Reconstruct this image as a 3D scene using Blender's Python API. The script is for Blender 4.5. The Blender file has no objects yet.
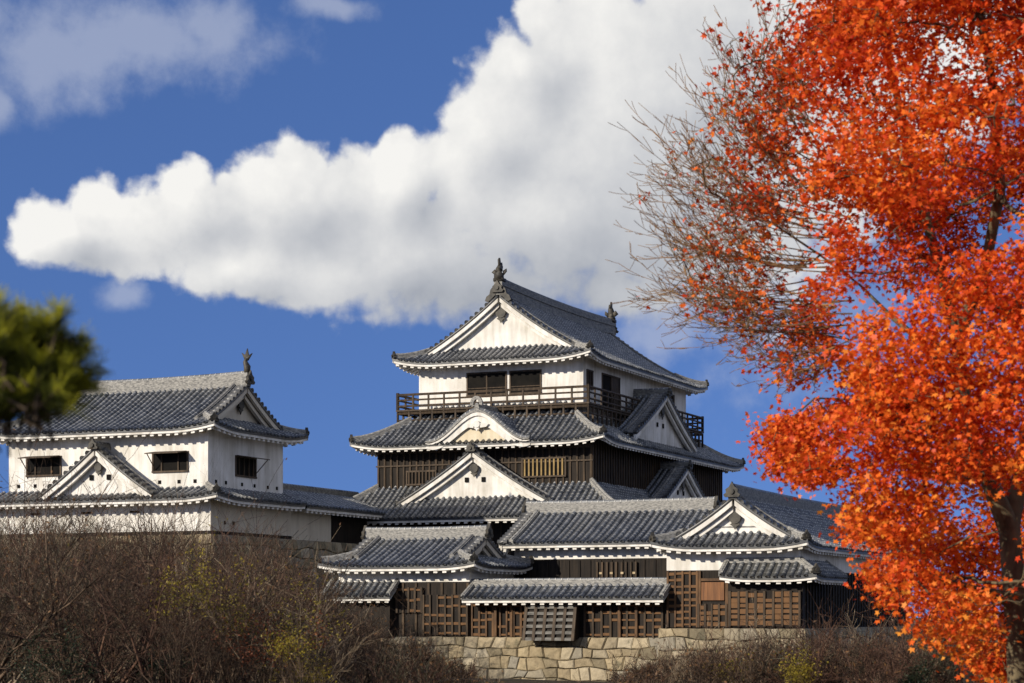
import bpy, math, random
import numpy as np
from mathutils import Vector, Matrix
R = math.radians
SC = bpy.context.scene
COL = SC.collection
PI = math.pi

# ------------------------------------------------------------------ camera
cam = bpy.data.cameras.new('camera')
cam.sensor_width = 36.0
cam.lens = 2050.0 / 1024.0 * 36.0
cam.shift_y = (615.0 - 341.5) / 1024.0
cam.clip_start = 0.2
cam.clip_end = 6000
cam.dof.use_dof = True
cam.dof.focus_distance = 104.0
cam.dof.aperture_fstop = 3.2
cam_o = bpy.data.objects.new('camera', cam)
COL.objects.link(cam_o)
cam_o.location = (0, 0, 0)            # eye level is z = 0
cam_o.rotation_euler = (PI / 2, 0, 0)
SC.camera = cam_o

# castle frame: u runs along the fronts, v back along the sides
TH = R(23.5)
CU, SU = math.cos(TH), math.sin(TH)
OX, OY = 4.293, 110.0
def W(u, v, z=0.0):
    return Vector((OX + CU * u + SU * v, OY - SU * u + CU * v, z))

# ------------------------------------------------------------------ sun and sky
SUN_EL, SUN_A = R(22), R(30)           # elevation; angle off the front's normal
hu, hv = -math.sin(SUN_A), -math.cos(SUN_A)
sdir = Vector((CU * hu + SU * hv, -SU * hu + CU * hv, 0)).normalized()
to_sun = Vector((sdir.x * math.cos(SUN_EL), sdir.y * math.cos(SUN_EL), math.sin(SUN_EL)))
sl = bpy.data.lights.new('sun', 'SUN')
sl.energy = 4.4
sl.angle = R(0.5)
sl.color = (1.0, 0.905, 0.76)
so = bpy.data.objects.new('sun', sl)
COL.objects.link(so)
so.rotation_euler = to_sun.to_track_quat('Z', 'Y').to_euler()
so.location = to_sun * 60

SC.view_settings.view_transform = 'Standard'
SC.view_settings.look = 'None'
SC.view_settings.exposure = 0.22
SC.view_settings.gamma = 1.0
SC.cycles.max_bounces = 6
SC.cycles.diffuse_bounces = 3
SC.cycles.transparent_max_bounces = 6

world = bpy.data.worlds.new('World')
SC.world = world
world.use_nodes = True
wt = world.node_tree
wt.nodes.clear()
def N(t, kind, **kw):
    n = t.nodes.new(kind)
    for k, v in kw.items(): setattr(n, k, v)
    return n
def setin(t, sock, val):
    if isinstance(val, bpy.types.NodeSocket): t.links.new(val, sock)
    elif val is not None: sock.default_value = val
def M(t, op, a, b=None, c=None, clamp=False):
    n = N(t, 'ShaderNodeMath', operation=op); n.use_clamp = clamp
    setin(t, n.inputs[0], a); setin(t, n.inputs[1], b); setin(t, n.inputs[2], c)
    return n.outputs[0]
def VM(t, op, a, b=None, out=0):
    n = N(t, 'ShaderNodeVectorMath', operation=op)
    setin(t, n.inputs[0], a); setin(t, n.inputs[1], b)
    return n.outputs[out]
def MIX(t, fac, a, b, mode='MIX'):
    n = N(t, 'ShaderNodeMix', data_type='RGBA', blend_type=mode)
    setin(t, n.inputs[0], fac); setin(t, n.inputs[6], a); setin(t, n.inputs[7], b)
    return n.outputs[2]
def RAMP(t, fac, stops, smooth=False):
    n = N(t, 'ShaderNodeValToRGB')
    if smooth: n.color_ramp.interpolation = 'EASE'
    el = n.color_ramp.elements
    while len(el) < len(stops): el.new(0.5)
    for e, (p, c) in zip(el, stops):
        e.position = p
        e.color = c if len(c) == 4 else (*c, 1)
    setin(t, n.inputs[0], fac)
    return n.outputs[0]
def SMOOTH(t, v, lo, hi, a=0.0, b=1.0):
    n = N(t, 'ShaderNodeMapRange', interpolation_type='SMOOTHSTEP')
    setin(t, n.inputs[0], v)
    n.inputs[1].default_value = lo; n.inputs[2].default_value = hi
    n.inputs[3].default_value = a; n.inputs[4].default_value = b
    return n.outputs[0]

def azel(px, py):                      # a bearing in degrees for the cloud banks
    az = math.atan((px - 512) / 2050)
    el = math.atan((615 - py) / 2050 * math.cos(az))
    return math.degrees(az), math.degrees(el)

# cumulus bank: puffs given as bearing, elevation and angular radii (degrees)
PUFF = [(640, 160, 150, 150), (890, 50, 150, 130), (800, 140, 110, 130), (40, 228, 30, 34), (60, 240, 50, 34), (740, 190, 110, 140), (120, 246, 90, 36), (62, 236, 34, 28), (102, 208, 36, 34), (100, 238, 60, 34), (150, 228, 50, 46), (186, 194, 38, 36), (215, 232, 75, 58), (238, 205, 34, 36),
        (268, 196, 40, 42), (299, 168, 34, 34), (290, 230, 110, 72), (345, 196, 46, 44), (400, 156, 30, 30), (388, 190, 60, 56), (400, 240, 130, 84),
        (438, 166, 40, 38), (470, 122, 34, 36), (480, 180, 75, 80), (500, 92, 40, 40), (516, 62, 34, 34), (540, 130, 90, 100), (548, 22, 34, 44), (610, 60, 100, 110), (700, 90, 120, 160),
        (560, 225, 150, 92), (470, 284, 150, 44), (340, 275, 120, 40), (230, 268, 60, 34), (640, 240, 110, 80), (610, -30, 80, 70),
        (700, -20, 120, 90), (620, 292, 70, 32), (790, 20, 130, 120)]
def cloud_group(name, puffs, amp, seed, detail, billow=True, blend=.14):
    g = bpy.data.node_groups.new(name, 'ShaderNodeTree')
    g.interface.new_socket(name='P', in_out='INPUT', socket_type='NodeSocketVector')
    g.interface.new_socket(name='D', in_out='OUTPUT', socket_type='NodeSocketFloat')
    gi = N(g, 'NodeGroupInput'); go = N(g, 'NodeGroupOutput')
    p = gi.outputs[0]
    n1 = N(g, 'ShaderNodeTexNoise', noise_dimensions='2D')
    n1.inputs['Scale'].default_value = 0.55; n1.inputs['Detail'].default_value = detail; n1.inputs['Roughness'].default_value = 0.5
    g.links.new(VM(g, 'ADD', p, (seed, seed * .7, 0)), n1.inputs['Vector'])
    warp = VM(g, 'MULTIPLY', VM(g, 'SUBTRACT', n1.outputs['Color'], (.5, .5, .5)), (.95, .85, 0))
    q = VM(g, 'ADD', p, warp)
    acc = None
    for (px, py, rx, ry) in puffs:
        a, e = azel(px, py)
        d = VM(g, 'LENGTH', VM(g, 'MULTIPLY', VM(g, 'SUBTRACT', q, (a, e, 0)), (35.78 / rx, 35.78 / ry, 0)), out=1)
        d = M(g, 'SUBTRACT', 1.0, d)
        acc = d if acc is None else M(g, 'SMOOTH_MAX', acc, d, blend)
    n2 = N(g, 'ShaderNodeTexNoise', noise_dimensions='2D')
    n2.inputs['Scale'].default_value = 0.85; n2.inputs['Detail'].default_value = detail; n2.inputs['Roughness'].default_value = 0.58
    g.links.new(VM(g, 'ADD', p, (seed + 7, 1.3, 0)), n2.inputs['Vector'])
    v = M(g, 'ADD', acc, M(g, 'MULTIPLY', M(g, 'SUBTRACT', n2.outputs['Fac'], 0.5), amp))
    if billow:
        b1 = N(g, 'ShaderNodeTexVoronoi', feature='SMOOTH_F1', voronoi_dimensions='2D'); b1.inputs['Scale'].default_value = 1.1; b1.inputs['Smoothness'].default_value = .6
        g.links.new(VM(g, 'ADD', q, (seed, 2, 0)), b1.inputs['Vector'])
        b2 = N(g, 'ShaderNodeTexVoronoi', feature='SMOOTH_F1', voronoi_dimensions='2D'); b2.inputs['Scale'].default_value = 2.4; b2.inputs['Smoothness'].default_value = .5
        g.links.new(VM(g, 'ADD', q, (4, seed, 0)), b2.inputs['Vector'])
        v = M(g, 'ADD', v, M(g, 'MULTIPLY', M(g, 'SUBTRACT', 0.42, b1.outputs['Distance']), 0.26))
        v = M(g, 'ADD', v, M(g, 'MULTIPLY', M(g, 'SUBTRACT', 0.42, b2.outputs['Distance']), 0.17))
    g.links.new(v, go.inputs[0])
    return g
def build_world():
    t = wt
    tc = N(t, 'ShaderNodeTexCoord')
    dirv = VM(t, 'NORMALIZE', tc.outputs['Generated'])
    sx = N(t, 'ShaderNodeSeparateXYZ'); t.links.new(dirv, sx.inputs[0])
    az = M(t, 'MULTIPLY', M(t, 'ARCTAN2', sx.outputs[0], sx.outputs[1]), 57.2958)
    el = M(t, 'MULTIPLY', M(t, 'ARCSINE', sx.outputs[2]), 57.2958)
    cx = N(t, 'ShaderNodeCombineXYZ'); t.links.new(az, cx.inputs[0]); t.links.new(el, cx.inputs[1])
    p = cx.outputs[0]
    sky = N(t, 'ShaderNodeTexSky', sky_type='NISHITA')
    sky.sun_disc = False
    sky.sun_elevation = SUN_EL
    sky.sun_rotation = math.atan2(to_sun.x, to_sun.y)
    sky.altitude = 300; sky.air_density = 1.0; sky.dust_density = 0.25; sky.ozone_density = 2.5
    # crisp winter air: look a little higher into the sky dome, where it is a deeper blue
    up = VM(t, 'NORMALIZE', VM(t, 'ADD', VM(t, 'MULTIPLY', dirv, (1, 1, 0.85)), (0, 0, 0.30)))
    t.links.new(up, sky.inputs[0])
    skyc = MIX(t, 1.0, sky.outputs[0], SKY_TINT, 'MULTIPLY')
    fine = cloud_group('cumulus', PUFF, 0.62, 3.0, 8)
    soft = cloud_group('cumulus_soft', [(60, 236, 55, 46), (185, 208, 72, 60), (300, 196, 78, 76), (398, 184, 62, 62), (482, 140, 80, 86), (524, 60, 70, 84), (240, 262, 84, 40), (400, 262, 140, 66), (560, 225, 150, 100), (680, 100, 140, 170)], 0.34, 3.0, 4, False, .40)
    def dens(g, off):
        n = N(t, 'ShaderNodeGroup'); n.node_tree = g
        t.links.new(VM(t, 'ADD', p, off), n.inputs[0])
        return n.outputs[0]
    D = dens(fine, (0, 0, 0))
    S0 = dens(soft, (0, 0, 0))
    S1 = dens(soft, (-0.60, 0.72, 0))
    rel = M(t, 'ADD', M(t, 'MULTIPLY', M(t, 'SUBTRACT', S0, S1), 0.62), M(t, 'MULTIPLY', M(t, 'SUBTRACT', M(t, 'MINIMUM', D, 1.0), M(t, 'MINIMUM', S0, 1.0)), 0.20))
    # thick middle of the bank lies in its own shade, underside greyest
    gsum = None
    for (px, py, rx, ry, w) in [(520, 290, 290, 110, 1.15), (640, 250, 220, 200, .9), (720, 130, 170, 250, .6), (300, 238, 150, 45, .6), (420, 255, 190, 70, .8), (110, 258, 90, 26, .5)]:
        a, e = azel(px, py)
        d = VM(t, 'LENGTH', VM(t, 'MULTIPLY', VM(t, 'SUBTRACT', p, (a, e, 0)), (35.78 / rx, 35.78 / ry, 0)), out=1)
        v = M(t, 'MULTIPLY', SMOOTH(t, d, 1.0, 0.0), w)
        gsum = v if gsum is None else M(t, 'MAXIMUM', gsum, v)
    soften = M(t, 'ADD', 0.38, M(t, 'MULTIPLY', gsum, 0.25))
    alpha = SMOOTH(t, M(t, 'DIVIDE', M(t, 'ADD', D, 0.07), soften), 0.0, 1.0)
    lum = M(t, 'ADD', 0.77, M(t, 'MULTIPLY', rel, 0.80))
    lum = M(t, 'SUBTRACT', lum, M(t, 'MULTIPLY', gsum, 0.36), clamp=True)
    ccol = RAMP(t, lum, [(0.0, (2.5, 2.75, 3.3)), (0.32, (3.8, 4.0, 4.4)), (0.62, (5.3, 5.4, 5.6)), (1.0, (7.9, 7.8, 7.55))])
    # thin veils: high left, top middle, and a shred below the bank
    g2 = cloud_group('veil', [(120, 40, 190, 50), (50, 55, 120, 60), (215, 28, 70, 38), (0, 105, 26, 36), (330, 5, 50, 16), (125, 295, 30, 16), (660, 335, 80, 36), (780, 180, 150, 240), (870, 60, 150, 150)], 1.0, 11.0, 6, False)
    n = N(t, 'ShaderNodeGroup'); n.node_tree = g2; t.links.new(p, n.inputs[0])
    va = M(t, 'MULTIPLY', SMOOTH(t, n.outputs[0], -0.1, 0.8), 0.55)
    c = MIX(t, va, skyc, (4.2, 4.6, 5.7, 1))
    c = MIX(t, alpha, c, ccol)
    # unseen scattered cloud, added behind and beside the path to whiten the fill light
    n3 = N(t, 'ShaderNodeTexNoise'); n3.inputs['Scale'].default_value = 2.6; n3.inputs['Detail'].default_value = 6
    t.links.new(dirv, n3.inputs['Vector'])
    away = SMOOTH(t, sx.outputs[1], .86, .60)
    oc = M(t, 'MULTIPLY', SMOOTH(t, n3.outputs['Fac'], .42, .62), away)
    c = MIX(t, oc, c, (5.6, 5.7, 5.9, 1))
    bg = N(t, 'ShaderNodeBackground')
    bg.inputs[1].default_value = 0.10
    t.links.new(c, bg.inputs[0])
    out = N(t, 'ShaderNodeOutputWorld')
    t.links.new(bg.outputs[0], out.inputs[0])
SKY_TINT = (0.69, 0.83, 1.20, 1)
build_world()
world.cycles.sampling_method = 'MANUAL'
world.cycles.sample_map_resolution = 512

# ------------------------------------------------------------------ materials
def mat(name, rough=0.7, spec=0.3):
    m = bpy.data.materials.new(name)
    m.use_nodes = True
    t = m.node_tree
    b = t.nodes['Principled BSDF']
    b.inputs['Roughness'].default_value = rough
    b.inputs['Specular IOR Level'].default_value = spec
    return m, t, b
def noise(t, scale, detail=4, rough=.55, vec=None):
    n = N(t, 'ShaderNodeTexNoise')
    n.inputs['Scale'].default_value = scale; n.inputs['Detail'].default_value = detail; n.inputs['Roughness'].default_value = rough
    if vec is None:
        vec = N(t, 'ShaderNodeTexCoord').outputs['Object']
    t.links.new(vec, n.inputs['Vector'])
    return n.outputs['Fac']
def bump(t, b, h, strength, dist):
    n = N(t, 'ShaderNodeBump')
    n.inputs['Strength'].default_value = strength; n.inputs['Distance'].default_value = dist
    t.links.new(h, n.inputs['Height']); t.links.new(n.outputs[0], b.inputs['Normal'])

def mk_plaster(name, c1, c2):
    m, t, b = mat(name, 0.85, 0.15)
    f = noise(t, 0.6, 6)
    tc = N(t, 'ShaderNodeTexCoord').outputs['Object']
    st = noise(t, 1.0, 5, .6, VM(t, 'MULTIPLY', tc, (3.0, 3.0, .35)))      # rain streaks
    k = M(t, 'ADD', M(t, 'MULTIPLY', f, .5), M(t, 'MULTIPLY', st, .5))
    t.links.new(RAMP(t, k, [(.36, c2), (.58, c1)]), b.inputs['Base Color'])
    bump(t, b, noise(t, 14, 3), .15, .02)
    return m
PLASTER = mk_plaster('white_plaster', (.80, .775, .73), (.50, .47, .41))
OLDPL = mk_plaster('aged_plaster', (.64, .58, .47), (.50, .44, .35))

def mk_tile(name, lo, hi, mortar, mlo=.80):
    m, t, b = mat(name, 0.42, 0.5)
    uv = N(t, 'ShaderNodeUVMap').outputs[0]
    s = N(t, 'ShaderNodeSeparateXYZ'); t.links.new(uv, s.inputs[0])
    # one tile every 0.29 m down the slope; each tile has its own firing tone
    row = M(t, 'DIVIDE', s.outputs[1], 0.29)
    fr = M(t, 'FRACT', row)
    c = N(t, 'ShaderNodeCombineXYZ')
    t.links.new(M(t, 'FLOOR', row), c.inputs[0]); t.links.new(M(t, 'FLOOR', M(t, 'MULTIPLY', s.outputs[0], 3.0)), c.inputs[1])
    wn = N(t, 'ShaderNodeTexWhiteNoise'); t.links.new(c.outputs[0], wn.inputs[0])
    base = RAMP(t, wn.outputs[0], [(0, lo), (1, hi)])
    big = noise(t, .35, 5, .6)
    base = MIX(t, M(t, 'MULTIPLY', SMOOTH(t, big, .42, .7), .30), base, (.17, .16, .13, 1))   # lichen and dust
    edge = M(t, 'MULTIPLY', M(t, 'GREATER_THAN', fr, mlo), SMOOTH(t, noise(t, 2.3, 4), .36, .5))
    base = MIX(t, edge, base, (*mortar, 1))
    t.links.new(base, b.inputs['Base Color'])
    bump(t, b, fr, .5, .03)
    return m
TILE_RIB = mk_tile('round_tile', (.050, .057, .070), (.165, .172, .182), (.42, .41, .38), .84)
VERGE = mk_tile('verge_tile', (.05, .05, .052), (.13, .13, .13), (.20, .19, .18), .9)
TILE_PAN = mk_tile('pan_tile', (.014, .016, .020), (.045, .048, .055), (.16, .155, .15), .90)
def mk_simple(name, c1, c2, scale=2.0, rough=.7, spec=.3, stretch=(1, 1, 1), b_s=0.0, detail=5):
    m, t, b = mat(name, rough, spec)
    tc = N(t, 'ShaderNodeTexCoord').outputs['Object']
    f = noise(t, scale, detail, .6, VM(t, 'MULTIPLY', tc, stretch))
    t.links.new(RAMP(t, f, [(.32, c1), (.68, c2)]), b.inputs['Base Color'])
    if b_s: bump(t, b, f, b_s, .03)
    return m
RIDGE_LT = mk_simple('ridge_plaster', (.10, .10, .10), (.40, .385, .35), 6.5, .8, .2, (1, 1, 3))
RIDGE_MD = mk_simple('ridge_mid', (.08, .08, .08), (.26, .25, .235), 3.5, .8, .2, (1, 1, 3))
RIDGE_DK = mk_simple('ridge_tile', (.07, .07, .07), (.26, .25, .22), 4.0, .6, .4, (1, 1, 2.5))
ONI = mk_simple('ornament_tile', (.014, .013, .011), (.085, .075, .058), 3.0, .6, .4)
BOARD = mk_simple('charred_board', (.007, .006, .0055), (.030, .022, .016), 1.6, .75, .2, (6, 6, .5))
BATTEN = mk_simple('weathered_batten', (.018, .013, .009), (.095, .062, .036), 1.5, .7, .25, (5, 5, .6))
LATT = mk_simple('brown_lattice', (.028, .015, .008), (.15, .075, .028), 1.3, .65, .3, (2, 2, .8))
def mk_island(name, stops, rough=.7):
    m, t, b = mat(name, rough, .25)
    g = N(t, 'ShaderNodeNewGeometry')
    f = noise(t, 3.0, 5, .6)
    k = M(t, 'ADD', M(t, 'MULTIPLY', g.outputs['Random Per Island'], .7), M(t, 'MULTIPLY', f, .3))
    t.links.new(RAMP(t, k, stops), b.inputs['Base Color'])
    return m
RAILTAN = mk_island('tan_rail', [(0, (.016, .009, .005)), (.38, (.06, .030, .013)), (.66, (.18, .09, .035)), (1, (.40, .24, .11))])
PALEW = mk_simple('pale_wood', (.30, .22, .12), (.55, .44, .28), 1.5, .7, .25, (3, 3, .6))
DARKV = mk_simple('dark_interior', (.006, .006, .006), (.016, .014, .012), 1, .9, .1)
RAILW = mk_simple('rail_timber', (.03, .022, .016), (.10, .07, .045), 2, .7, .25, (3, 3, .8))
CREAM = mk_plaster('cream_plaster', (.70, .62, .47), (.52, .44, .30))
OCHRE = mk_simple('ochre_wood', (.20, .13, .05), (.36, .25, .10), 2, .7, .25)

def mk_stone():
    m, t, b = mat('granite_block', .85, .2)
    g = N(t, 'ShaderNodeNewGeometry')
    r = g.outputs['Random Per Island']
    base = RAMP(t, r, [(0, (.17, .145, .10)), (.3, (.32, .26, .17)), (.55, (.26, .24, .20)), (.8, (.38, .31, .20)), (1, (.44, .39, .30))])
    f = noise(t, 3.2, 8, .65)
    base = MIX(t, .75, base, RAMP(t, f, [(.25, (.55, .52, .48)), (.6, (1.1, 1.08, 1.02))]), 'MULTIPLY')
    spot = SMOOTH(t, noise(t, 1.1, 6, .7), .56, .68)
    base = MIX(t, M(t, 'MULTIPLY', spot, .7), base, (.085, .085, .055, 1))
    t.links.new(base, b.inputs['Base Color'])
    bump(t, b, f, 1.0, .09)
    return m
STONE = mk_stone()
STONEJ = mk_simple('joint_earth', (.02, .018, .014), (.06, .05, .038), 3, .95, .1)

def mk_ground():
    m, t, b = mat('leaf_litter', .95, .1)
    f = noise(t, .5, 8, .65); f2 = noise(t, 9, 5, .7)
    base = RAMP(t, f2, [(.3, (.025, .02, .014)), (.5, (.07, .052, .032)), (.7, (.13, .09, .05))])
    base = MIX(t, SMOOTH(t, f, .5, .7), base, (.05, .05, .02, 1))
    t.links.new(base, b.inputs['Base Color'])
    bump(t, b, f2, .8, .08)
    return m
GROUND = mk_ground()
GRAVEL = mk_simple('courtyard_gravel', (.20, .18, .15), (.34, .31, .26), 6, .95, .1)

def mk_leaf(name, stops, trans, tmul=(1, 1, 1), rough=.5, nscale=.7, namt=.5, zred=0.0):
    m = bpy.data.materials.new(name); m.use_nodes = True
    t = m.node_tree; t.nodes.clear()
    g = N(t, 'ShaderNodeNewGeometry')
    nz = noise(t, nscale, 3)
    k = M(t, 'ADD', M(t, 'MULTIPLY', g.outputs['Random Per Island'], 1 - namt), M(t, 'MULTIPLY', SMOOTH(t, nz, .3, .7), namt))
    if zred:                       # the upper, more exposed crown has turned redder
        sz = N(t, 'ShaderNodeSeparateXYZ'); t.links.new(N(t, 'ShaderNodeTexCoord').outputs['Object'], sz.inputs[0])
        k = M(t, 'SUBTRACT', M(t, 'ADD', k, .16), M(t, 'MULTIPLY', sz.outputs[2], zred))
    col = RAMP(t, k, stops)
    d = N(t, 'ShaderNodeBsdfPrincipled'); d.inputs['Roughness'].default_value = rough; d.inputs['Specular IOR Level'].default_value = .25
    t.links.new(col, d.inputs['Base Color'])
    tr = N(t, 'ShaderNodeBsdfTranslucent')
    t.links.new(MIX(t, 1.0, col, (*tmul, 1), 'MULTIPLY'), tr.inputs[0])
    mx = N(t, 'ShaderNodeMixShader'); mx.inputs[0].default_value = trans
    t.links.new(d.outputs[0], mx.inputs[1]); t.links.new(tr.outputs[0], mx.inputs[2])
    o = N(t, 'ShaderNodeOutputMaterial'); t.links.new(mx.outputs[0], o.inputs[0])
    return m
MAPLE = mk_leaf('maple_leaf', [(0, (.26, .016, .007)), (.25, (.56, .048, .011)), (.52, (.78, .12, .016)), (.8, (.84, .21, .025)), (1, (.84, .36, .05))], .32, (1.1, 1.1, 1.0), .5, 1.1, .45, .026)
SUN_NEWN = mk_leaf('sunlit_new_needle', [(0, (.20, .24, .02)), (.5, (.55, .54, .05)), (1, (.80, .74, .10))], .5)  # fresh needle tips, with the sun on them put into the colour
GLEAF = mk_leaf('dark_green_leaf', [(0, (.008, .014, .008)), (.6, (.025, .04, .02)), (1, (.06, .08, .035))], .2)
RLEAF = mk_leaf('russet_leaf', [(0, (.07, .02, .01)), (.6, (.20, .06, .025)), (1, (.30, .12, .04))], .3)
YLEAF = mk_leaf('yellow_leaf', [(0, (.10, .10, .02)), (.5, (.32, .25, .03)), (1, (.50, .38, .05))], .35)
DRYLEAF = mk_leaf('dry_leaf', [(0, (.05, .03, .016)), (.5, (.14, .075, .035)), (.85, (.22, .12, .05)), (1, (.09, .10, .03))], .2)
NEEDLE = mk_leaf('pine_needle', [(0, (.03, .042, .010)), (.5, (.11, .13, .018)), (1, (.24, .26, .04))], .45, (1, 1, 1), .5, 6.0, .35)
MBARK = mk_simple('maple_bark', (.045, .036, .024), (.19, .15, .085), 5, .85, .2, (1, 1, .35), .5)
TWIG = mk_island('brown_twig', [(0, (.010, .007, .005)), (.4, (.032, .021, .014)), (.68, (.095, .062, .040)), (.92, (.22, .155, .105)), (1, (.32, .25, .17))], .85)
MTWIG = mk_island('maple_twig', [(0, (.05, .028, .016)), (.5, (.17, .088, .040)), (1, (.36, .23, .10))], .8)
PBARK = mk_simple('pine_bark', (.03, .022, .016), (.11, .08, .055), 6, .9, .1, (1, 1, .4), .5)
POSTM = mk_simple('post_paint', (.012, .011, .010), (.03, .027, .022), 3, .6, .3)

# ------------------------------------------------------------------ mesh builder
class MB:
    def __init__(s): s.v = []; s.f = []; s.uv = []
    def add(s, vs, fs, uvs=None):
        o = len(s.v)
        s.v.extend(tuple(x) for x in vs)
        for i, f in enumerate(fs):
            s.f.append(tuple(k + o for k in f))
            s.uv.append(uvs[i] if uvs else None)
    def box(s, a, b):
        (x0, y0, z0), (x1, y1, z1) = a, b
        s.add([(x0, y0, z0), (x1, y0, z0), (x1, y1, z0), (x0, y1, z0), (x0, y0, z1), (x1, y0, z1), (x1, y1, z1), (x0, y1, z1)],
              [(0, 3, 2, 1), (4, 5, 6, 7), (0, 1, 5, 4), (1, 2, 6, 5), (2, 3, 7, 6), (3, 0, 4, 7)])
    def prism(s, poly, off):
        n = len(poly); off = Vector(off)
        vs = [Vector(p) for p in poly] + [Vector(p) + off for p in poly]
        fs = [tuple(range(n))[::-1], tuple(range(n, 2 * n))] + [(i, (i + 1) % n, n + (i + 1) % n, n + i) for i in range(n)]
        s.add(vs, fs)
    def tube(s, pts, rad, n=6, cap=True):
        pts = [Vector(p) for p in pts]
        if not hasattr(rad, '__len__'): rad = [rad] * len(pts)
        vs = []; fs = []
        for i, p in enumerate(pts):
            t = (pts[min(i + 1, len(pts) - 1)] - pts[max(i - 1, 0)])
            t = t.normalized() if t.length > 1e-9 else Vector((0, 0, 1))
            a = t.cross(Vector((.13, .31, .94)));
            if a.length < 1e-3: a = t.cross(Vector((1, 0, 0)))
            a.normalize(); b = t.cross(a)
            for k in range(n):
                an = 2 * PI * k / n
                vs.append(p + (a * math.cos(an) + b * math.sin(an)) * rad[i])
        for i in range(len(pts) - 1):
            for k in range(n):
                fs.append((i * n + k, i * n + (k + 1) % n, (i + 1) * n + (k + 1) % n, (i + 1) * n + k))
        if cap:
            fs.append(tuple(range(n))[::-1]); fs.append(tuple(range((len(pts) - 1) * n, len(pts) * n)))
        s.add(vs, fs)
    def band(s, pts, side, w, h, up=Vector((0, 0, 1)), round_top=True):
        # a raised ridge of width w and height h along pts
        prof = [(-w / 2, -.12), (-w / 2, h * .72), (-w * .3, h * .72), (-w * .22, h * .95), (0, h * 1.05), (w * .22, h * .95), (w * .3, h * .72), (w / 2, h * .72), (w / 2, -.12)] if round_top else \
               [(-w / 2, -.12), (-w / 2, h), (w / 2, h), (w / 2, -.12)]
        n = len(prof); vs = []; fs = []; uv = []
        side = Vector(side).normalized(); L = 0
        pts = [Vector(p) for p in pts]
        for i, p in enumerate(pts):
            for (a, b) in prof: vs.append(p + side * a + up * b)
        for i in range(len(pts) - 1):
            for k in range(n - 1): fs.append((i * n + k, i * n + k + 1, (i + 1) * n + k + 1, (i + 1) * n + k))
        fs.append(tuple(range(n))); fs.append(tuple(range((len(pts) - 1) * n, len(pts) * n))[::-1])
        s.add(vs, fs)
    def half(s, pts, sides, ups, r, v0=0.0, ucoord=0.0, cap=True, nseg=5):
        # half-round tile row along pts; uv = (row id, metres along)
        n = nseg + 1; vs = []; fs = []; uv = []
        L = [0.0]
        for i in range(1, len(pts)): L.append(L[-1] + (Vector(pts[i]) - Vector(pts[i - 1])).length)
        for i, p in enumerate(pts):
            for k in range(n):
                an = PI * k / nseg
                vs.append(Vector(p) + sides[i] * (math.cos(an) * r) + ups[i] * (math.sin(an) * r * 1.05))
        for i in range(len(pts) - 1):
            for k in range(nseg):
                fs.append((i * n + k, i * n + k + 1, (i + 1) * n + k + 1, (i + 1) * n + k))
                uv.append([(ucoord, v0 + L[i]), (ucoord, v0 + L[i]), (ucoord, v0 + L[i + 1]), (ucoord, v0 + L[i + 1])])
        if cap:
            fs.append(tuple(range(n))); uv.append([(ucoord, .05)] * n)
            e = (len(pts) - 1) * n
            fs.append(tuple(range(e, e + n))[::-1]); uv.append([(ucoord, .05)] * n)
        s.add(vs, fs, uv)
    def build(s, name, material, parent=None, smooth=False):
        if not s.f: return None
        me = bpy.data.meshes.new(name)
        off = Vector(OFF.get(parent.name, (0, 0, 0))) if parent else Vector((0, 0, 0))
        me.from_pydata([tuple(Vector(p) - off) for p in s.v], [], s.f)
        if any(u is not None for u in s.uv):
            ul = me.uv_layers.new(name='UVMap')
            flat = []
            for f, u in zip(s.f, s.uv):
                for k in range(len(f)): flat.extend(u[k] if u else (0.0, 0.0))
            ul.data.foreach_set('uv', flat)
        me.materials.append(material)
        if smooth:
            me.polygons.foreach_set('use_smooth', [True] * len(me.polygons))
        o = bpy.data.objects.new(name, me)
        COL.objects.link(o)
        if parent:
            o.parent = parent
            OFF[o.name] = tuple(off)
        return o
OFF = {}
def tag(o, label=None, cat=None, group=None, kind=None):
    if label: o['label'] = label
    if cat: o['category'] = cat
    if group: o['group'] = group
    if kind: o['kind'] = kind
    return o
def castle_thing(name, label, cat, u, v, z):
    o = bpy.data.objects.new(name, None)
    COL.objects.link(o)
    o.empty_display_size = .5
    o.location = W(u, v, z); o.rotation_euler = (0, 0, -TH)
    OFF[o.name] = (u, v, z)
    return tag(o, label, cat)
def empty(name, loc, label, cat, group=None):
    o = bpy.data.objects.new(name, None)
    COL.objects.link(o); o.location = loc
    OFF[o.name] = tuple(loc)
    return tag(o, label, cat, group)

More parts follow.
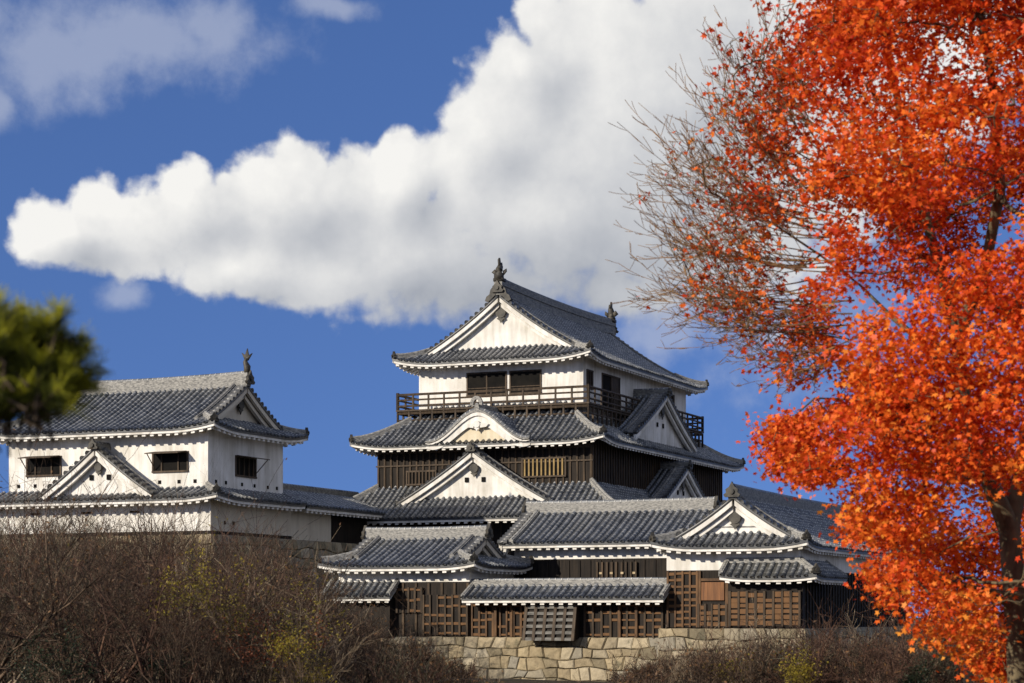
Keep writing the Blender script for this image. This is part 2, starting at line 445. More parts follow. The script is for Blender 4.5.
# ------------------------------------------------------------------ roofs
UP = Vector((0, 0, 1))
RIBSP, RIBR = 0.345, 0.098
RJ = random.Random(77)
def patch(pan, rib, P, a0, a1, dmax, nd=7, ribs=True, lip=True):
    # tile sheet plus half-round rows; P(a, d) with d measured in from the eave
    na = max(2, int((a1 - a0) / .5))
    cols = [a0 + (a1 - a0) * i / na for i in range(na + 1)]
    vs = []; fs = []; uv = []
    for a in cols:
        dm = max(dmax(a), 0.0)
        for j in range(nd + 1): vs.append(P(a, dm * j / nd))
    n = nd + 1
    for i in range(na):
        for j in range(nd):
            fs.append((i * n + j, (i + 1) * n + j, (i + 1) * n + j + 1, i * n + j + 1))
            d0, d1 = dmax(cols[i]), dmax(cols[i + 1])
            uv.append([(cols[i], d0 * j / nd), (cols[i + 1], d1 * j / nd), (cols[i + 1], d1 * (j + 1) / nd), (cols[i], d0 * (j + 1) / nd)])
    pan.add(vs, fs, uv)
    if lip:
        vs = []; fs = []
        for a in cols:
            p = P(a, 0); vs += [p, p - UP * .13]
        for i in range(na): fs.append((2 * i, 2 * i + 1, 2 * i + 3, 2 * i + 2))
        pan.add(vs, fs)
    if not ribs: return
    k = int(math.floor((a1 - a0 - .12) / RIBSP)); st = a0 + ((a1 - a0) - k * RIBSP) / 2
    for i in range(k + 1):
        a = st + i * RIBSP + RJ.uniform(-.022, .022)
        dm = dmax(a); jz = UP * RJ.uniform(-.014, .014)
        if dm < .18: continue
        m = max(2, int(dm / .55))
        pts = []; sd = []; ups = []
        for j in range(m + 1):
            d = -.07 + (dm + .07) * j / m
            p = P(a, d); A = (P(a + .05, d) - P(a - .05, d)).normalized(); T = (P(a, d + .05) - P(a, d - .05)).normalized()
            Nn = A.cross(T).normalized()
            if Nn.z < 0: Nn = -Nn
            pts.append(p + jz); sd.append(A); ups.append(Nn)
        rib.half(pts, sd, ups, RIBR * RJ.uniform(.92, 1.06), 0.0, i * 1.0 / 3 + .1)
def eaves(mb, P, a0, a1, dmax, ov, t=.13, h=.13, rafter=.46, rw=.2, rh=.15):
    # plastered fascia, soffit and rafter tails under an eave
    na = max(2, int((a1 - a0) / .5))
    cols = [a0 + (a1 - a0) * i / na for i in range(na + 1)]
    vs = []; fs = []
    for a in cols:
        dm = min(ov, max(dmax(a), .05))
        vs += [P(a, .04) - UP * t, P(a, .04) - UP * (t + h), P(a, min(.2, dm)) - UP * (t + h), P(a, dm) - UP * (t + h * .8)]
    for i in range(na):
        for j in range(3): fs.append((4 * i + j, 4 * i + 4 + j, 4 * i + 5 + j, 4 * i + 1 + j))
    mb.add(vs, fs)
    k = int((a1 - a0 - .3) / rafter); st = a0 + ((a1 - a0) - k * rafter) / 2
    for i in range(k + 1):
        a = st + i * rafter
        d1 = min(ov, dmax(a))
        if d1 < .25: continue
        lo = t + h - .02
        pts = []
        for d in (.1, d1):
            for da in (-rw / 2, rw / 2):
                q = P(a + da, d)
                pts += [q - UP * lo, q - UP * (lo + rh)]
        mb.add(pts, [(0, 1, 3, 2), (4, 6, 7, 5), (0, 4, 5, 1), (2, 3, 7, 6), (1, 5, 7, 3)])

class Roof:
    """profile z0 + s d + c d^2 with lifted corners; rect in castle (u, v)"""
    def __init__(s, rect, z0, sl, c, lift=.3, tau=2.6):
        s.u0, s.u1, s.v0, s.v1 = rect; s.z0 = z0; s.s = sl; s.c = c; s.L = lift; s.tau = tau
    def zf(s, d): return s.z0 + s.s * d + s.c * d * d
    def lift(s, e, d):
        return s.L * max(0, 1 - max(e, 0) / s.tau) ** 2 * max(0, 1 - max(d, 0) / s.tau) ** 2
    def P(s, side):
        def f(a, d):
            if side in 'FB': e = min(a - s.u0, s.u1 - a)
            else: e = min(a - s.v0, s.v1 - a)
            z = s.zf(d) + s.lift(e, d)
            if side == 'F': return Vector((a, s.v0 + d, z))
            if side == 'B': return Vector((a, s.v1 - d, z))
            if side == 'L': return Vector((s.u0 + d, a, z))
            return Vector((s.u1 - d, a, z))
        return f
    def rng(s, side): return (s.u0, s.u1) if side in 'FB' else (s.v0, s.v1)
    def skirt(s, pan, rib, eav, D, ov, sides='FRLB'):
        for sd in sides:
            a0, a1 = s.rng(sd); d = D[sd] if isinstance(D, dict) else D
            dm = lambda a, a0=a0, a1=a1, d=d: min(a - a0, a1 - a, d)
            patch(pan, rib, s.P(sd), a0, a1, dm)
            eaves(eav, s.P(sd), a0, a1, lambda a, dm=dm: dm(a), ov)
    def hips(s, parent, d0, d1, corners=('FL', 'FR', 'BL', 'BR'), w=.28, h=.24, m=None):
        for c in corners:
            f, l = c
            pts = []
            for i in range(8):
                t = d0 + (d1 - d0) * i / 7
                u = s.u0 + t if l == 'L' else s.u1 - t
                v = s.v0 + t if f == 'F' else s.v1 - t
                pts.append(Vector((u, v, s.zf(t) + s.lift(t, t) + .05)))
            du = 1 if l == 'L' else -1; dv = 1 if f == 'F' else -1
            b = MB(); b.band(pts, (du, -dv, 0), w, h); b.build('hip_ridge', m or RIDGE_LT, parent)
            q = Vector((-du, -dv, 0)).normalized(); r = Vector((-q.y, q.x, 0))
            b = MB(); onigawara(b, pts[0] + UP * .02, q, r, .40, .34); b.build('corner_tile', ONI, parent)

def onigawara(mb, p, q, r, w, h, th=.14):
    poly = [(-.5, -.25), (-.62, -.05), (-.42, .12), (-.46, .38), (-.2, .58), (0, 1.0), (.2, .58), (.46, .38), (.42, .12), (.62, -.05), (.5, -.25)]
    mb.prism([p + r * (a * w) + UP * (b * h) for a, b in poly], q * th)
    ring = [(math.cos(k * PI / 4) * .2 * w, math.sin(k * PI / 4) * .2 * w + .2 * h) for k in range(8)]
    mb.prism([p + q * th + r * a + UP * b for a, b in ring], q * .07)

def ridge_line(parent, p0, p1, w, h, m, sag=.12, ends=True, name='ridge', oni_w=.62, oni_h=.8, cap_r=.13):
    p0 = Vector(p0); p1 = Vector(p1)
    t = (p1 - p0).normalized(); r = Vector((-t.y, t.x, 0))
    n = 12; pts = []
    for i in range(n + 1):
        x = i / n; pts.append(p0.lerp(p1, x) + UP * (sag * (2 * x - 1) ** 2))
    b = MB()
    lay = max(2, int(h / .17)); hh = h / lay
    for k in range(lay):                      # stacked courses, every other one recessed
        ww = w if k % 2 == 0 else w * .78
        vs = []; fs = []
        for p in pts: vs += [p + r * (-ww / 2) + UP * (k * hh - (.15 if k == 0 else .002)), p + r * (-ww / 2) + UP * ((k + 1) * hh), p + r * (ww / 2) + UP * ((k + 1) * hh), p + r * (ww / 2) + UP * (k * hh - (.15 if k == 0 else .002))]
        for i in range(n):
            for j in range(4): fs.append((4 * i + j, 4 * i + (j + 1) % 4, 4 * i + 4 + (j + 1) % 4, 4 * i + 4 + j))
        fs += [(0, 1, 2, 3), (4 * n + 3, 4 * n + 2, 4 * n + 1, 4 * n)]
        b.add(vs, fs)
    o = b.build(name, m, parent)
    c = MB(); sub = []
    L = (p1 - p0).length; k = max(2, int(L / .3))
    for i in range(k):                        # cap tiles, one after another
        x0, x1 = i / k, (i + .93) / k
        f = lambda x: p0.lerp(p1, x) + UP * (sag * (2 * x - 1) ** 2 + h - .02)
        c.half([f(x0), f(x1)], [r, r], [UP, UP], cap_r, 0, i * .37)
    c.build('ridge_cap', TILE_RIB, o)
    if ends:
        for pp, qq in ((pts[0], -t), (pts[-1], t)):
            e = MB(); onigawara(e, pp + UP * (h * .15), qq, r, oni_w, oni_h); e.build('ridge_end_tile', ONI, o)
    return o, pts

def verge(pan_rib, board, C, q, inner, ds, ov_in=.42):
    """verge tiles across a gable edge plus a white bargeboard. C(d) -> point on the roof edge, q = outward horizontal unit"""
    q = Vector(q)
    d0, d1 = ds
    n = max(3, int((d1 - d0) / .30))
    for i in range(n + 1):
        d = d0 + (d1 - d0) * i / n
        p = C(d); T = (C(d + .03) - C(d - .03)).normalized()
        Nn = q.cross(T).normalized()
        if Nn.z < 0: Nn = -Nn
        pan_rib.half([p + q * .10 + Nn * .04, p - q * ov_in + Nn * .04], [T, T], [Nn, Nn], .125, 0, i * .31)
    m = 10
    def strip(lo, hi, q0, q1, board=board):
        poly_t = [C(d0 - .05 + (d1 - d0 + .05) * i / m) for i in range(m + 1)]
        vs = []; fs = []
        for p in poly_t: vs += [p + q * q0 - UP * lo, p + q * q1 - UP * lo, p + q * q1 - UP * hi, p + q * q0 - UP * hi]
        for i in range(m):
            for j in range(4): fs.append((4 * i + j, 4 * i + (j + 1) % 4, 4 * i + 4 + (j + 1) % 4, 4 * i + 4 + j))
        fs += [(0, 3, 2, 1), (4 * m, 4 * m + 1, 4 * m + 2, 4 * m + 3)]
        board.add(vs, fs)
    strip(.10, .34, -.12, .04)
    strip(-.05, .09, -.32, .08, pan_rib)
    strip(.42, .60, -.30, -.14)
    strip(.30, .46, -.34, -.20)

def gegyo(mb, p, q, r, sz):
    # pendant ornament hung under the gable apex
    poly = [(math.cos(k * PI / 6) * .5 * sz, math.sin(k * PI / 6) * .5 * sz) for k in range(12)]
    mb.prism([p + r * a + UP * b for a, b in poly], q * .10)
    dr = [(-.16, -.35), (-.42, -.55), (-.14, -.72), (0, -.98), (.14, -.72), (.42, -.55), (.16, -.35)]
    mb.prism([p + r * (a * sz) + UP * (b * sz) for a, b in dr], q * .06)
def holes(parent, pts, q, r, w=.2, h=.24, name='loophole', m=None):
    for p in pts:
        p = Vector(p); mb = MB()
        mb.prism([p + r * a + UP * b for a, b in ((-w / 2, -h / 2), (w / 2, -h / 2), (w / 2, h / 2), (-w / 2, h / 2))], q * .03)
        mb.build(name, m or DARKV, parent)

def irimoya(parent, rf, axis, gv, g, ov, ridge_h=.5, ridge_m=None, wallm=None, ridge_w=.42, hip_m=None, desc=True, gables='LH', sag=.12, pendant=.5, eave_sides='FRLB', ends=True, oni_h=.55):
    """hip-and-gable roof. axis = ridge direction; gv = verge offset from the eave, g = gable wall offset"""
    ridge_m = ridge_m or RIDGE_LT; wallm = wallm or PLASTER; hip_m = hip_m or RIDGE_LT
    pan, rib, eav, hip, oni = MB(), MB(), MB(), MB(), MB()
    if axis == 'v':
        long_, ends_ = 'LR', {'L': 'F', 'H': 'B'}
        RR = (rf.u1 - rf.u0) / 2; q0, q1 = rf.v0, rf.v1
    else:
        long_, ends_ = 'FB', {'L': 'L', 'H': 'R'}
        RR = (rf.v1 - rf.v0) / 2; q0, q1 = rf.u0, rf.u1
    for sd in long_:
        P = rf.P(sd)
        patch(pan, rib, P, q0, q0 + gv, lambda a: a - q0, nd=3)
        patch(pan, rib, P, q0 + gv, q1 - gv, lambda a: RR, nd=10)
        patch(pan, rib, P, q1 - gv, q1, lambda a: q1 - a, nd=3)
        if sd in eave_sides: eaves(eav, P, q0, q1, lambda a: min(a - q0, q1 - a), ov)
    for k, sd in ends_.items():
        P = rf.P(sd); a0, a1 = rf.rng(sd)
        dm = lambda a, a0=a0, a1=a1: min(a - a0, a1 - a, g + .05)
        patch(pan, rib, P, a0, a1, dm, nd=4)
        if sd in eave_sides: eaves(eav, P, a0, a1, dm, ov)
    roof = pan.build('roof', TILE_PAN, parent)
    ribo = rib.build('tile_rows', TILE_RIB, roof, True)
    eav.build('eaves', PLASTER, roof)
    rf.hips(roof, .12, gv + .35, m=hip_m)
    # ridge
    zr = rf.zf(RR)
    if axis == 'v':
        um = (rf.u0 + rf.u1) / 2
        a, b = Vector((um, q0 + gv - .12, zr)), Vector((um, q1 - gv + .12, zr))
    else:
        vm = (rf.v0 + rf.v1) / 2
        a, b = Vector((q0 + gv - .12, vm, zr)), Vector((q1 - gv + .12, vm, zr))
    rd, rpts = ridge_line(parent, a, b, ridge_w, ridge_h, ridge_m, sag, ends, oni_h=oni_h)
    for k, sd in ends_.items():
        if k not in gables: continue
        vt, bd, gw, pn = MB(), MB(), MB(), MB()
        sgn = -1 if k == 'L' else 1
        qe = q0 + gv if k == 'L' else q1 - gv
        qw = q0 + g if k == 'L' else q1 - g
        if axis == 'v': q = Vector((0, sgn, 0)); mk = lambda s_, d, qq: Vector((rf.u0 + d if s_ < 0 else rf.u1 - d, qq, rf.zf(d)))
        else: q = Vector((sgn, 0, 0)); mk = lambda s_, d, qq: Vector((qq, rf.v0 + d if s_ < 0 else rf.v1 - d, rf.zf(d)))
        for s_ in (-1, 1):
            C = lambda d, s_=s_: mk(s_, d, qe)
            verge(vt, bd, C, q, None, (gv * .98, RR - .06))
            if desc:
                sidev = (q.x, q.y, 0)
                db = MB(); db.band([mk(s_, RR - .15 - (RR - gv - .1) * i / 8, qe - sgn * .62) + UP * .06 for i in range(9)], sidev, .22, .18); db.build('descending_ridge', RIDGE_MD, roof)
        m = 10
        poly = [mk(-1, g * .9 + (RR - g * .9) * i / m, qw) - UP * .1 for i in range(m + 1)] + [mk(1, RR - (RR - g * .9) * i / m, qw) - UP * .1 for i in range(1, m + 1)]
        gw.prism(poly, -q * .1)
        r = Vector((-q.y, q.x, 0))
        top = mk(-1, RR, qw)
        gegyo(pn, top + q * .12 - UP * (.62 + pendant * .5), q, r, pendant)
        o = gw.build('gable_wall', wallm, parent)
        bd.build('bargeboard', wallm, o)
        vt.build('verge_tiles', VERGE, o, True)
        pn.build('gable_pendant', ONI, o)
    return roof, rd, rpts, zr, RR

def chidori(parent, rf, side, ac, df, w, zA, sl, cc, yb, ridge_h=.3, wallm=None, loops=True, pendant=.5, label=None):
    """triangular dormer gable on a slope of rf. ac = centre along the eave, df = gable wall distance in from the eave,
    w = half width, zA = apex, yb = how far back the little roof runs"""
    wallm = wallm or PLASTER
    if side == 'F': q = Vector((0, -1, 0)); at = lambda x, d, z: Vector((ac + x, rf.v0 + d, z))
    else: q = Vector((1, 0, 0)); at = lambda x, d, z: Vector((rf.u1 - d, ac + x, z))
    prof = lambda x: zA - sl * abs(x) + cc * x * x
    yv = df - .45
    pan, rib, vt, bd, gw, pn, rgs = MB(), MB(), MB(), MB(), MB(), MB(), []
    def xmax(d):
        zt = rf.zf(d); x = 0.0
        while x < w + .5 and prof(x) > zt - .05: x += .05
        return x
    for sg in (-1, 1):
        # in this patch 'a' runs along depth, 'd' runs up from the foot of the dormer slope to its ridge
        def P(a, d, sg=sg):
            X = w + .45
            x = max(X - d, 0.0)
            return at(sg * x, a, prof(x) if d <= X else prof(0))
        X = w + .45
        na = 10
        vs = []; fs = []; uv = []; nd = 8
        cols = [yv + (yb - yv) * i / na for i in range(na + 1)]
        for a in cols:
            xm = min(xmax(a), X)
            for j in range(nd + 1):
                x = xm * (1 - j / nd); vs.append(at(sg * x, a, prof(x)))
        n = nd + 1
        for i in range(na):
            for j in range(nd):
                fs.append((i * n + j, (i + 1) * n + j, (i + 1) * n + j + 1, i * n + j + 1))
                uv.append([(cols[i], j * .3), (cols[i + 1], j * .3), (cols[i + 1], (j + 1) * .3), (cols[i], (j + 1) * .3)])
        pan.add(vs, fs, uv)
        k = int((yb - yv - .5) / RIBSP)
        for i in range(k + 1):
            a = yv + .55 + i * RIBSP
            xm = min(xmax(a), X)
            if xm < .3: continue
            mm = max(3, int(xm / .55)); pts = []; ups = []
            for j in range(mm + 1):
                x = xm * (1 - j / mm); pts.append(at(sg * x, a, prof(x)))
                T = (at(sg * (x + .05), a, prof(x + .05)) - at(sg * max(x - .05, 0), a, prof(max(x - .05, 0)))).normalized()
                nn = q.cross(T); nn = nn if nn.z > 0 else -nn
                ups.append(nn)
            rib.half(pts, [q] * len(pts), ups, RIBR, 0, i / 3 + .1)
        xv = min(xmax(yv), X)
        C = lambda d, sg=sg: at(sg * max(xv - d, -.03), yv, prof(max(xv - d, 0)))
        verge(vt, bd, C, q, None, (.08, xv - .05))
        rg = MB(); rg.band([at(sg * (xv * (.06 + .90 * i / 7)), yv + .62, prof(xv * (.06 + .90 * i / 7)) + .05) for i in range(8)], (q.x, q.y, 0), .22, .18); rgs.append(rg)
    rfo = pan.build('gable_roof', TILE_PAN, parent)
    rib.build('tile_rows', TILE_RIB, rfo, True)
    zb = rf.zf(df) - .15
    xs = [w * i / 10 for i in range(11)]
    xw = min(xmax(df) + .1, w + .4)
    poly = [at(-xw * (1 - i / 10), df, max(prof(xw * (1 - i / 10)) - .08, zb)) for i in range(11)] + [at(xw * i / 10, df, max(prof(xw * i / 10) - .08, zb)) for i in range(1, 11)]
    poly += [at(xw, df, zb - .1), at(-xw, df, zb - .1)]
    gw.prism(poly, -q * .1)
    r = Vector((-q.y, q.x, 0))
    c0 = at(0, df, 0) + q * .03
    gegyo(pn, c0 + q * .1 + UP * (zA - .72 - pendant * .5), q, r, pendant)
    o = gw.build('gable_wall', wallm, parent)
    if loops:
        holes(o, [c0 - r * .5 + UP * (zb + (zA - zb) * .42), c0 + r * .5 + UP * (zb + (zA - zb) * .42)], q, r, .22, .26)
    if label: o['label'] = label
    bd.build('bargeboard', wallm, o); vt.build('verge_tiles', VERGE, o, True); pn.build('gable_pendant', ONI, o)
    for rg in rgs: rg.build('gable_hip', RIDGE_MD, rfo)
    ridge_line(rfo, at(0, yv - .1, zA), at(0, yb, zA), .3, ridge_h, RIDGE_DK, .02, False, 'gable_ridge', cap_r=.11)
    e = MB(); onigawara(e, at(0, yv - .1, zA + .02), q, r, .5, .42); e.build('gable_finial', ONI, rfo)

def wall(parent, u0, u1, v0, v1, z0, z1, m, name='wall'):
    b = MB(); b.box((u0, v0, z0), (u1, v1, z1)); return b.build(name, m, parent)
def battens(parent, u0, u1, v0, v1, z0, z1, sp=.42, w=.1, t=.06, m=None, sides='FR', name='batten'):
    b = MB()
    if 'F' in sides:
        k = int((u1 - u0) / sp)
        for i in range(k + 1):
            u = u0 + .05 + (u1 - u0 - .1) * i / k; b.box((u - w / 2, v0 - t, z0), (u + w / 2, v0 + .01, z1))
    if 'R' in sides:
        k = int((v1 - v0) / sp)
        for i in range(k + 1):
            v = v0 + .05 + (v1 - v0 - .1) * i / k; b.box((u1 - .01, v - w / 2, z0), (u1 + t, v + w / 2, z1))
    if 'L' in sides:
        k = int((v1 - v0) / sp)
        for i in range(k + 1):
            v = v0 + .05 + (v1 - v0 - .1) * i / k; b.box((u0 - t, v - w / 2, z0), (u0 + .01, v + w / 2, z1))
    return b.build(name, m or BATTEN, parent)
def window(parent, side, a0, a1, z0, z1, c, bars=0, barm=None, frame=True, shutter=False, bw=.07, name='window', label=None, openm=None):
    """dark opening with frame and bars on the plane v=c ('F') or u=c ('R')"""
    if side == 'F': bx = lambda a, b, za, zb, o0, o1: ((a, c - o1, za), (b, c - o0, zb))
    else: bx = lambda a, b, za, zb, o0, o1: ((c + o0, a, za), (c + o1, b, zb))
    m = MB(); m.box(*bx(a0, a1, z0, z1, -.2, .012)); o = m.build(name, openm or DARKV, parent)
    if label: o['label'] = label
    if frame:
        f = MB(); t = .09
        f.box(*bx(a0 - t, a1 + t, z1, z1 + t, -.05, .06)); f.box(*bx(a0 - t, a1 + t, z0 - t, z0, -.05, .08))
        f.box(*bx(a0 - t, a0, z0, z1, -.05, .05)); f.box(*bx(a1, a1 + t, z0, z1, -.05, .05))
        f.build('window_frame', RAILW, o)
    if bars:
        f = MB()
        for i in range(bars):
            a = a0 + (a1 - a0) * (i + .5) / bars
            f.box(*bx(a - bw / 2, a + bw / 2, z0, z1, .0, .07))
        f.build('window_bars', barm or BATTEN, o)
    if shutter:
        f = MB(); ln = (z1 - z0) * 1.0
        # a board shutter propped open from its top edge
        if side == 'F':
            poly = [(a0, c - .05, z1 + .06), (a0, c - ln, z1 - .06), (a0, c - ln, z1 - .01), (a0, c - .05, z1 + .11)]
            f.prism(poly, (a1 - a0, 0, 0))
            f.tube([(a0 + .1, c - .02, z0 + .05), (a0 + .1, c - ln * .9, z1 - .06)], .025, 5)
        else:
            poly = [(c + .05, a0, z1 + .06), (c + ln, a0, z1 - .06), (c + ln, a0, z1 - .01), (c + .05, a0, z1 + .11)]
            f.prism(poly, (0, a1 - a0, 0))
            f.tube([(c + .02, a1 - .1, z0 + .05), (c + ln * .9, a1 - .1, z1 - .06)], .025, 5)
        f.build('window_shutter', RAILW, o)
    return o
def lattice(parent, u0, u1, v, z0, z1, nu, nz, barm, backm=None, name='lattice_panel', w=.09, t=.08, label=None, bh=.055, skip=.22):
    """timber lattice in front of a recessed board panel on a front"""
    rnd = random.Random(int(u0 * 100 + nu * 7 + nz))
    b = MB(); b.box((u0, v - .02, z0), (u1, v + .03, z1)); o = b.build(name, backm or BOARD, parent)
    if label: o['label'] = label
    f = MB()
    for i in range(nu + 1):
        u = u0 + (u1 - u0) * i / nu + rnd.uniform(-.02, .02); ww = w * rnd.uniform(.8, 1.2)
        f.box((u - ww / 2, v - t - .02, z0 + .002), (u + ww / 2, v - .018, z1 - .002))
    f.build('lattice_post', barm, o)
    if nz:
        h = MB(); single = (nz + 1) * nu <= 100
        for j in range(nz + 1):
            for i in range(nu):
                if rnd.random() < skip: continue
                ua = u0 + (u1 - u0) * i / nu; ub = u0 + (u1 - u0) * (i + 1) / nu
                z = z0 + .06 + bh + (z1 - z0 - .12 - 2 * bh) * j / nz + rnd.uniform(-.025, .025); hh = bh * rnd.uniform(.7, 1.2)
                h.box((ua, v - t * rnd.uniform(.5, .75) - .02, z - hh), (ub, v - .017, z + hh))
                if single: h.build('lattice_slat', RAILTAN, o); h = MB()
        h.build('lattice_slat', RAILTAN, o)
    return o
def sdb(l, *a):
    b = MB(); b.band(*a); l.append(b)
def sdo(l, o):
    for b in l: b.build('verge_ridge', RIDGE_LT, o)
# ------------------------------------------------------------------ ground
def terrain_z(x, y):
    def ss(a, b, t):
        t = min(1, max(0, (t - a) / (b - a))); return t * t * (3 - 2 * t)
    left = ss(-2.0, -12.0, x)
    z = -1.7 - 1.6 * ss(45, 85, y) * (1 - left) + left * 2.2 * ss(50, 96, y)
    z -= 2.0 * ss(140, 400, y)
    z += .25 * math.sin(x * .31 + y * .17) * ss(12, 30, y) * ss(300, 150, y)
    return z
def build_ground():
    xs = [-2500, -900, -350, -150, -90, -60] + [-44 + 2 * i for i in range(45)] + [60, 90, 150, 350, 900, 2500]
    ys = [-2500, -600, -150, -40, -10] + [2 * i for i in range(75)] + [170, 210, 280, 400, 700, 1500, 4000]
    vs = [(x, y, terrain_z(x, y)) for y in ys for x in xs]
    n = len(xs)
    fs = [(j * n + i, j * n + i + 1, (j + 1) * n + i + 1, (j + 1) * n + i) for j in range(len(ys) - 1) for i in range(n - 1)]
    b = MB(); b.add(vs, fs); o = b.build('ground', GROUND, None, True); tag(o, kind='structure')
build_ground()
def court(name, u0, u1, v0, v1, z0, z1):
    o = castle_thing_root = None
    b = MB(); b.box((u0, v0, z0), (u1, v1, z1))
    b.v = [tuple(W(*p)) for p in b.v]
    tag(b.build(name, GRAVEL), kind='structure')
court('courtyard', -9.5, 15.7, -15.6, 40, -5, -1.06)
court('terrace', -32, -11.95, -18.3, 40, -3, 3.85)

# ------------------------------------------------------------------ castle keep
def build_keep():
    k = castle_thing('castle_keep', 'tall three tiered castle keep with black boarded walls and white top storey', 'castle tower', -6.45, 11.4, -1.06)
    wall(k, -14.4, 1.5, -1.5, 24.3, -1.06, 5.4, BOARD, 'lower_wall')
    battens(k, -14.4, 1.5, -1.5, 24.3, .5, 5.3, .5)
    w2 = wall(k, -12.9, 0, 0, 22.8, 5.2, 9.75, BOARD, 'boarded_wall')
    battens(k, -12.9, 0, 0, 22.8, 6.4, 9.5, .4, .1)
    # head beam and the corner posts of the boarded storey
    b = MB(); b.box((-12.98, -.10, 9.0), (.08, .0, 9.2)); b.box((-12.98, -.09, 8.28), (.08, 0, 8.36)); b.build('wall_beam', RAILW, w2)
    window(w2, 'F', -4.0, -1.55, 7.55, 8.45, -.06, 10, OCHRE, bw=.085, label='barred window with pale sunlit bars')
    window(w2, 'F', -11.0, -9.3, 7.3, 7.95, -.06, 8, BATTEN, bw=.08)
    top = wall(k, -11.5, -1.45, 2.4, 20.0, 10.2, 14.3, PLASTER, 'plaster_wall')
    window(top, 'F', -8.42, -6.12, 12.4, 13.55, 2.4, 0)
    window(top, 'F', -5.78, -4.02, 12.4, 13.55, 2.4, 0)
    b = MB(); b.box((-7.3, 2.36, 12.4), (-7.22, 2.39, 13.55)); b.box((-8.42, 2.35, 12.72), (-6.12, 2.385, 12.77)); b.box((-5.78, 2.35, 12.72), (-4.02, 2.385, 12.77)); b.build('window_rail', BATTEN, top)
    window(top, 'R', 2.95, 3.75, 12.6, 13.5, -1.45, 3)
    window(top, 'R', 5.3, 6.6, 11.7, 13.55, -1.45, 0)
    window(top, 'R', 6.7, 8.0, 11.7, 13.55, -1.45, 0, openm=BATTEN, name='door')
    window(top, 'R', 16.6, 17.6, 12.5, 13.5, -1.45, 3)
    # roofs
    r3 = Roof((-15.7, 2.8, -2.8, 25.6), 5.25, .52, .05)
    pan, rib, eav, hip, oni = MB(), MB(), MB(), MB(), MB()
    r3.skirt(pan, rib, eav, 2.86, 1.35)
    o = pan.build('lower_roof', TILE_PAN, k); rib.build('tile_rows', TILE_RIB, o, True); eav.build('eaves', PLASTER, o)
    r3.hips(o, .12, 2.8)
    r2 = Roof((-14.05, 1.15, -1.2, 24.0), 9.37, .50, .045)
    pan, rib, eav, hip, oni = MB(), MB(), MB(), MB(), MB()
    r2.skirt(pan, rib, eav, {'F': 3.65, 'B': 3.65, 'L': 2.6, 'R': 2.65}, 1.2)
    o = pan.build('middle_roof', TILE_PAN, k); rib.build('tile_rows', TILE_RIB, o, True); eav.build('eaves', PLASTER, o)
    r2.hips(o, .12, 2.55)
    chidori(k, r3, 'F', -6.45, 1.85, 4.15, 8.95, .72, .022, 3.0)
    chidori(k, r3, 'R', 11.1, 1.6, 4.6, 8.6, .58, .015, 2.9)
    chidori(k, r2, 'R', 10.5, 1.0, 4.9, 12.85, .58, .015, 2.7)
    # top roof
    r1 = Roof((-12.6, -.55, 1.2, 21.7), 14.2, .42, .033, .34)
    roof, rd, rp, zr, RR = irimoya(k, r1, 'v', 1.3, 1.75, 1.2, ridge_h=.78, ridge_m=RIDGE_DK, ridge_w=.5, sag=.16, pendant=.62)
    # fish finials on both ends of the ridge
    for p, q in ((rp[0] + Vector((0, .25, .85)), -1), (rp[-1] + Vector((0, -.3, .85)), 1)):
        s = MB()
        path = [(0, 0, 0), (0, q * .12, .18), (0, q * .16, .4), (0, q * .08, .68), (0, -q * .05, .95), (0, -q * .08, 1.18)]
        p = p - UP * .12
        path = [(a, b, c_ * .78) for a, b, c_ in path]
        s.tube([p + Vector(x) for x in path], [.26, .29, .27, .22, .17, .10], 8)
        s.prism([p + Vector((-.05, a, b)) for a, b in ((-q * .10, .66), (-q * .30, .84), (-q * .24, 1.0), (-q * .06, .94), (q * .04, 1.22), (q * .18, 1.1), (q * .12, .7))], (.1, 0, 0))
        for sx in (-1, 1):
            s.prism([p + Vector((sx * .2, 0, .2)), p + Vector((sx * .46, q * .1, .42)), p + Vector((sx * .36, -q * .1, .62)), p + Vector((sx * .17, -q * .05, .5))], (0, .06, 0))
        s.box(p + Vector((-.28, -.28, -.12)), p + Vector((.28, .28, .06)))
        s.build('fish_finial', ONI, rd, True)
    # flared base tiles under the front finial
    e = MB()
    for sx in (-1, 1):
        e.prism([rp[0] + Vector((sx * a, -.02, b)) for a, b in ((.12, -.12), (.62, -.55), (.80, -.46), (.70, -.22), (.52, -.10), (.46, .15), (.24, .40))], (0, .22, 0))
    e.build('ridge_scroll', ONI, rd)
    # balcony all round the top storey
    bu0, bu1, bv0, bv1 = -12.3, -.72, 1.3, 21.1
    dk = MB()
    dk.box((bu0 - .08, bv0 - .08, 11.50), (bu1 + .08, bv1 + .08, 11.59))
    deck = dk.build('balcony_deck', RAILW, k)
    rl = MB()
    def rails(a, b):
        a = Vector(a); b = Vector(b)
        for z, r in ((12.44, .075), (12.14, .055), (11.80, .06)):
            rl.tube([a + UP * z, b + UP * z], r, 5)
        n = max(2, int((b - a).length / .95))
        for i in range(n + 1):
            p = a.lerp(b, i / n); e_ = .07 if i in (0, n) else .045
            rl.box(p + Vector((-e_, -e_, 11.5)), p + Vector((e_, e_, 12.44 + (.12 if i in (0, n) else 0))))
        m = max(2, int((b - a).length / .7))
        for i in range(m + 1):
            p = a.lerp(b, i / m); st.box(p + Vector((-.05, -.05, 10.35)), p + Vector((.05, .05, 11.48)))
        st.tube([a + UP * 11.40, b + UP * 11.40], .075, 4); st.tube([a + UP * 11.0, b + UP * 11.0], .05, 4)
    st = MB()
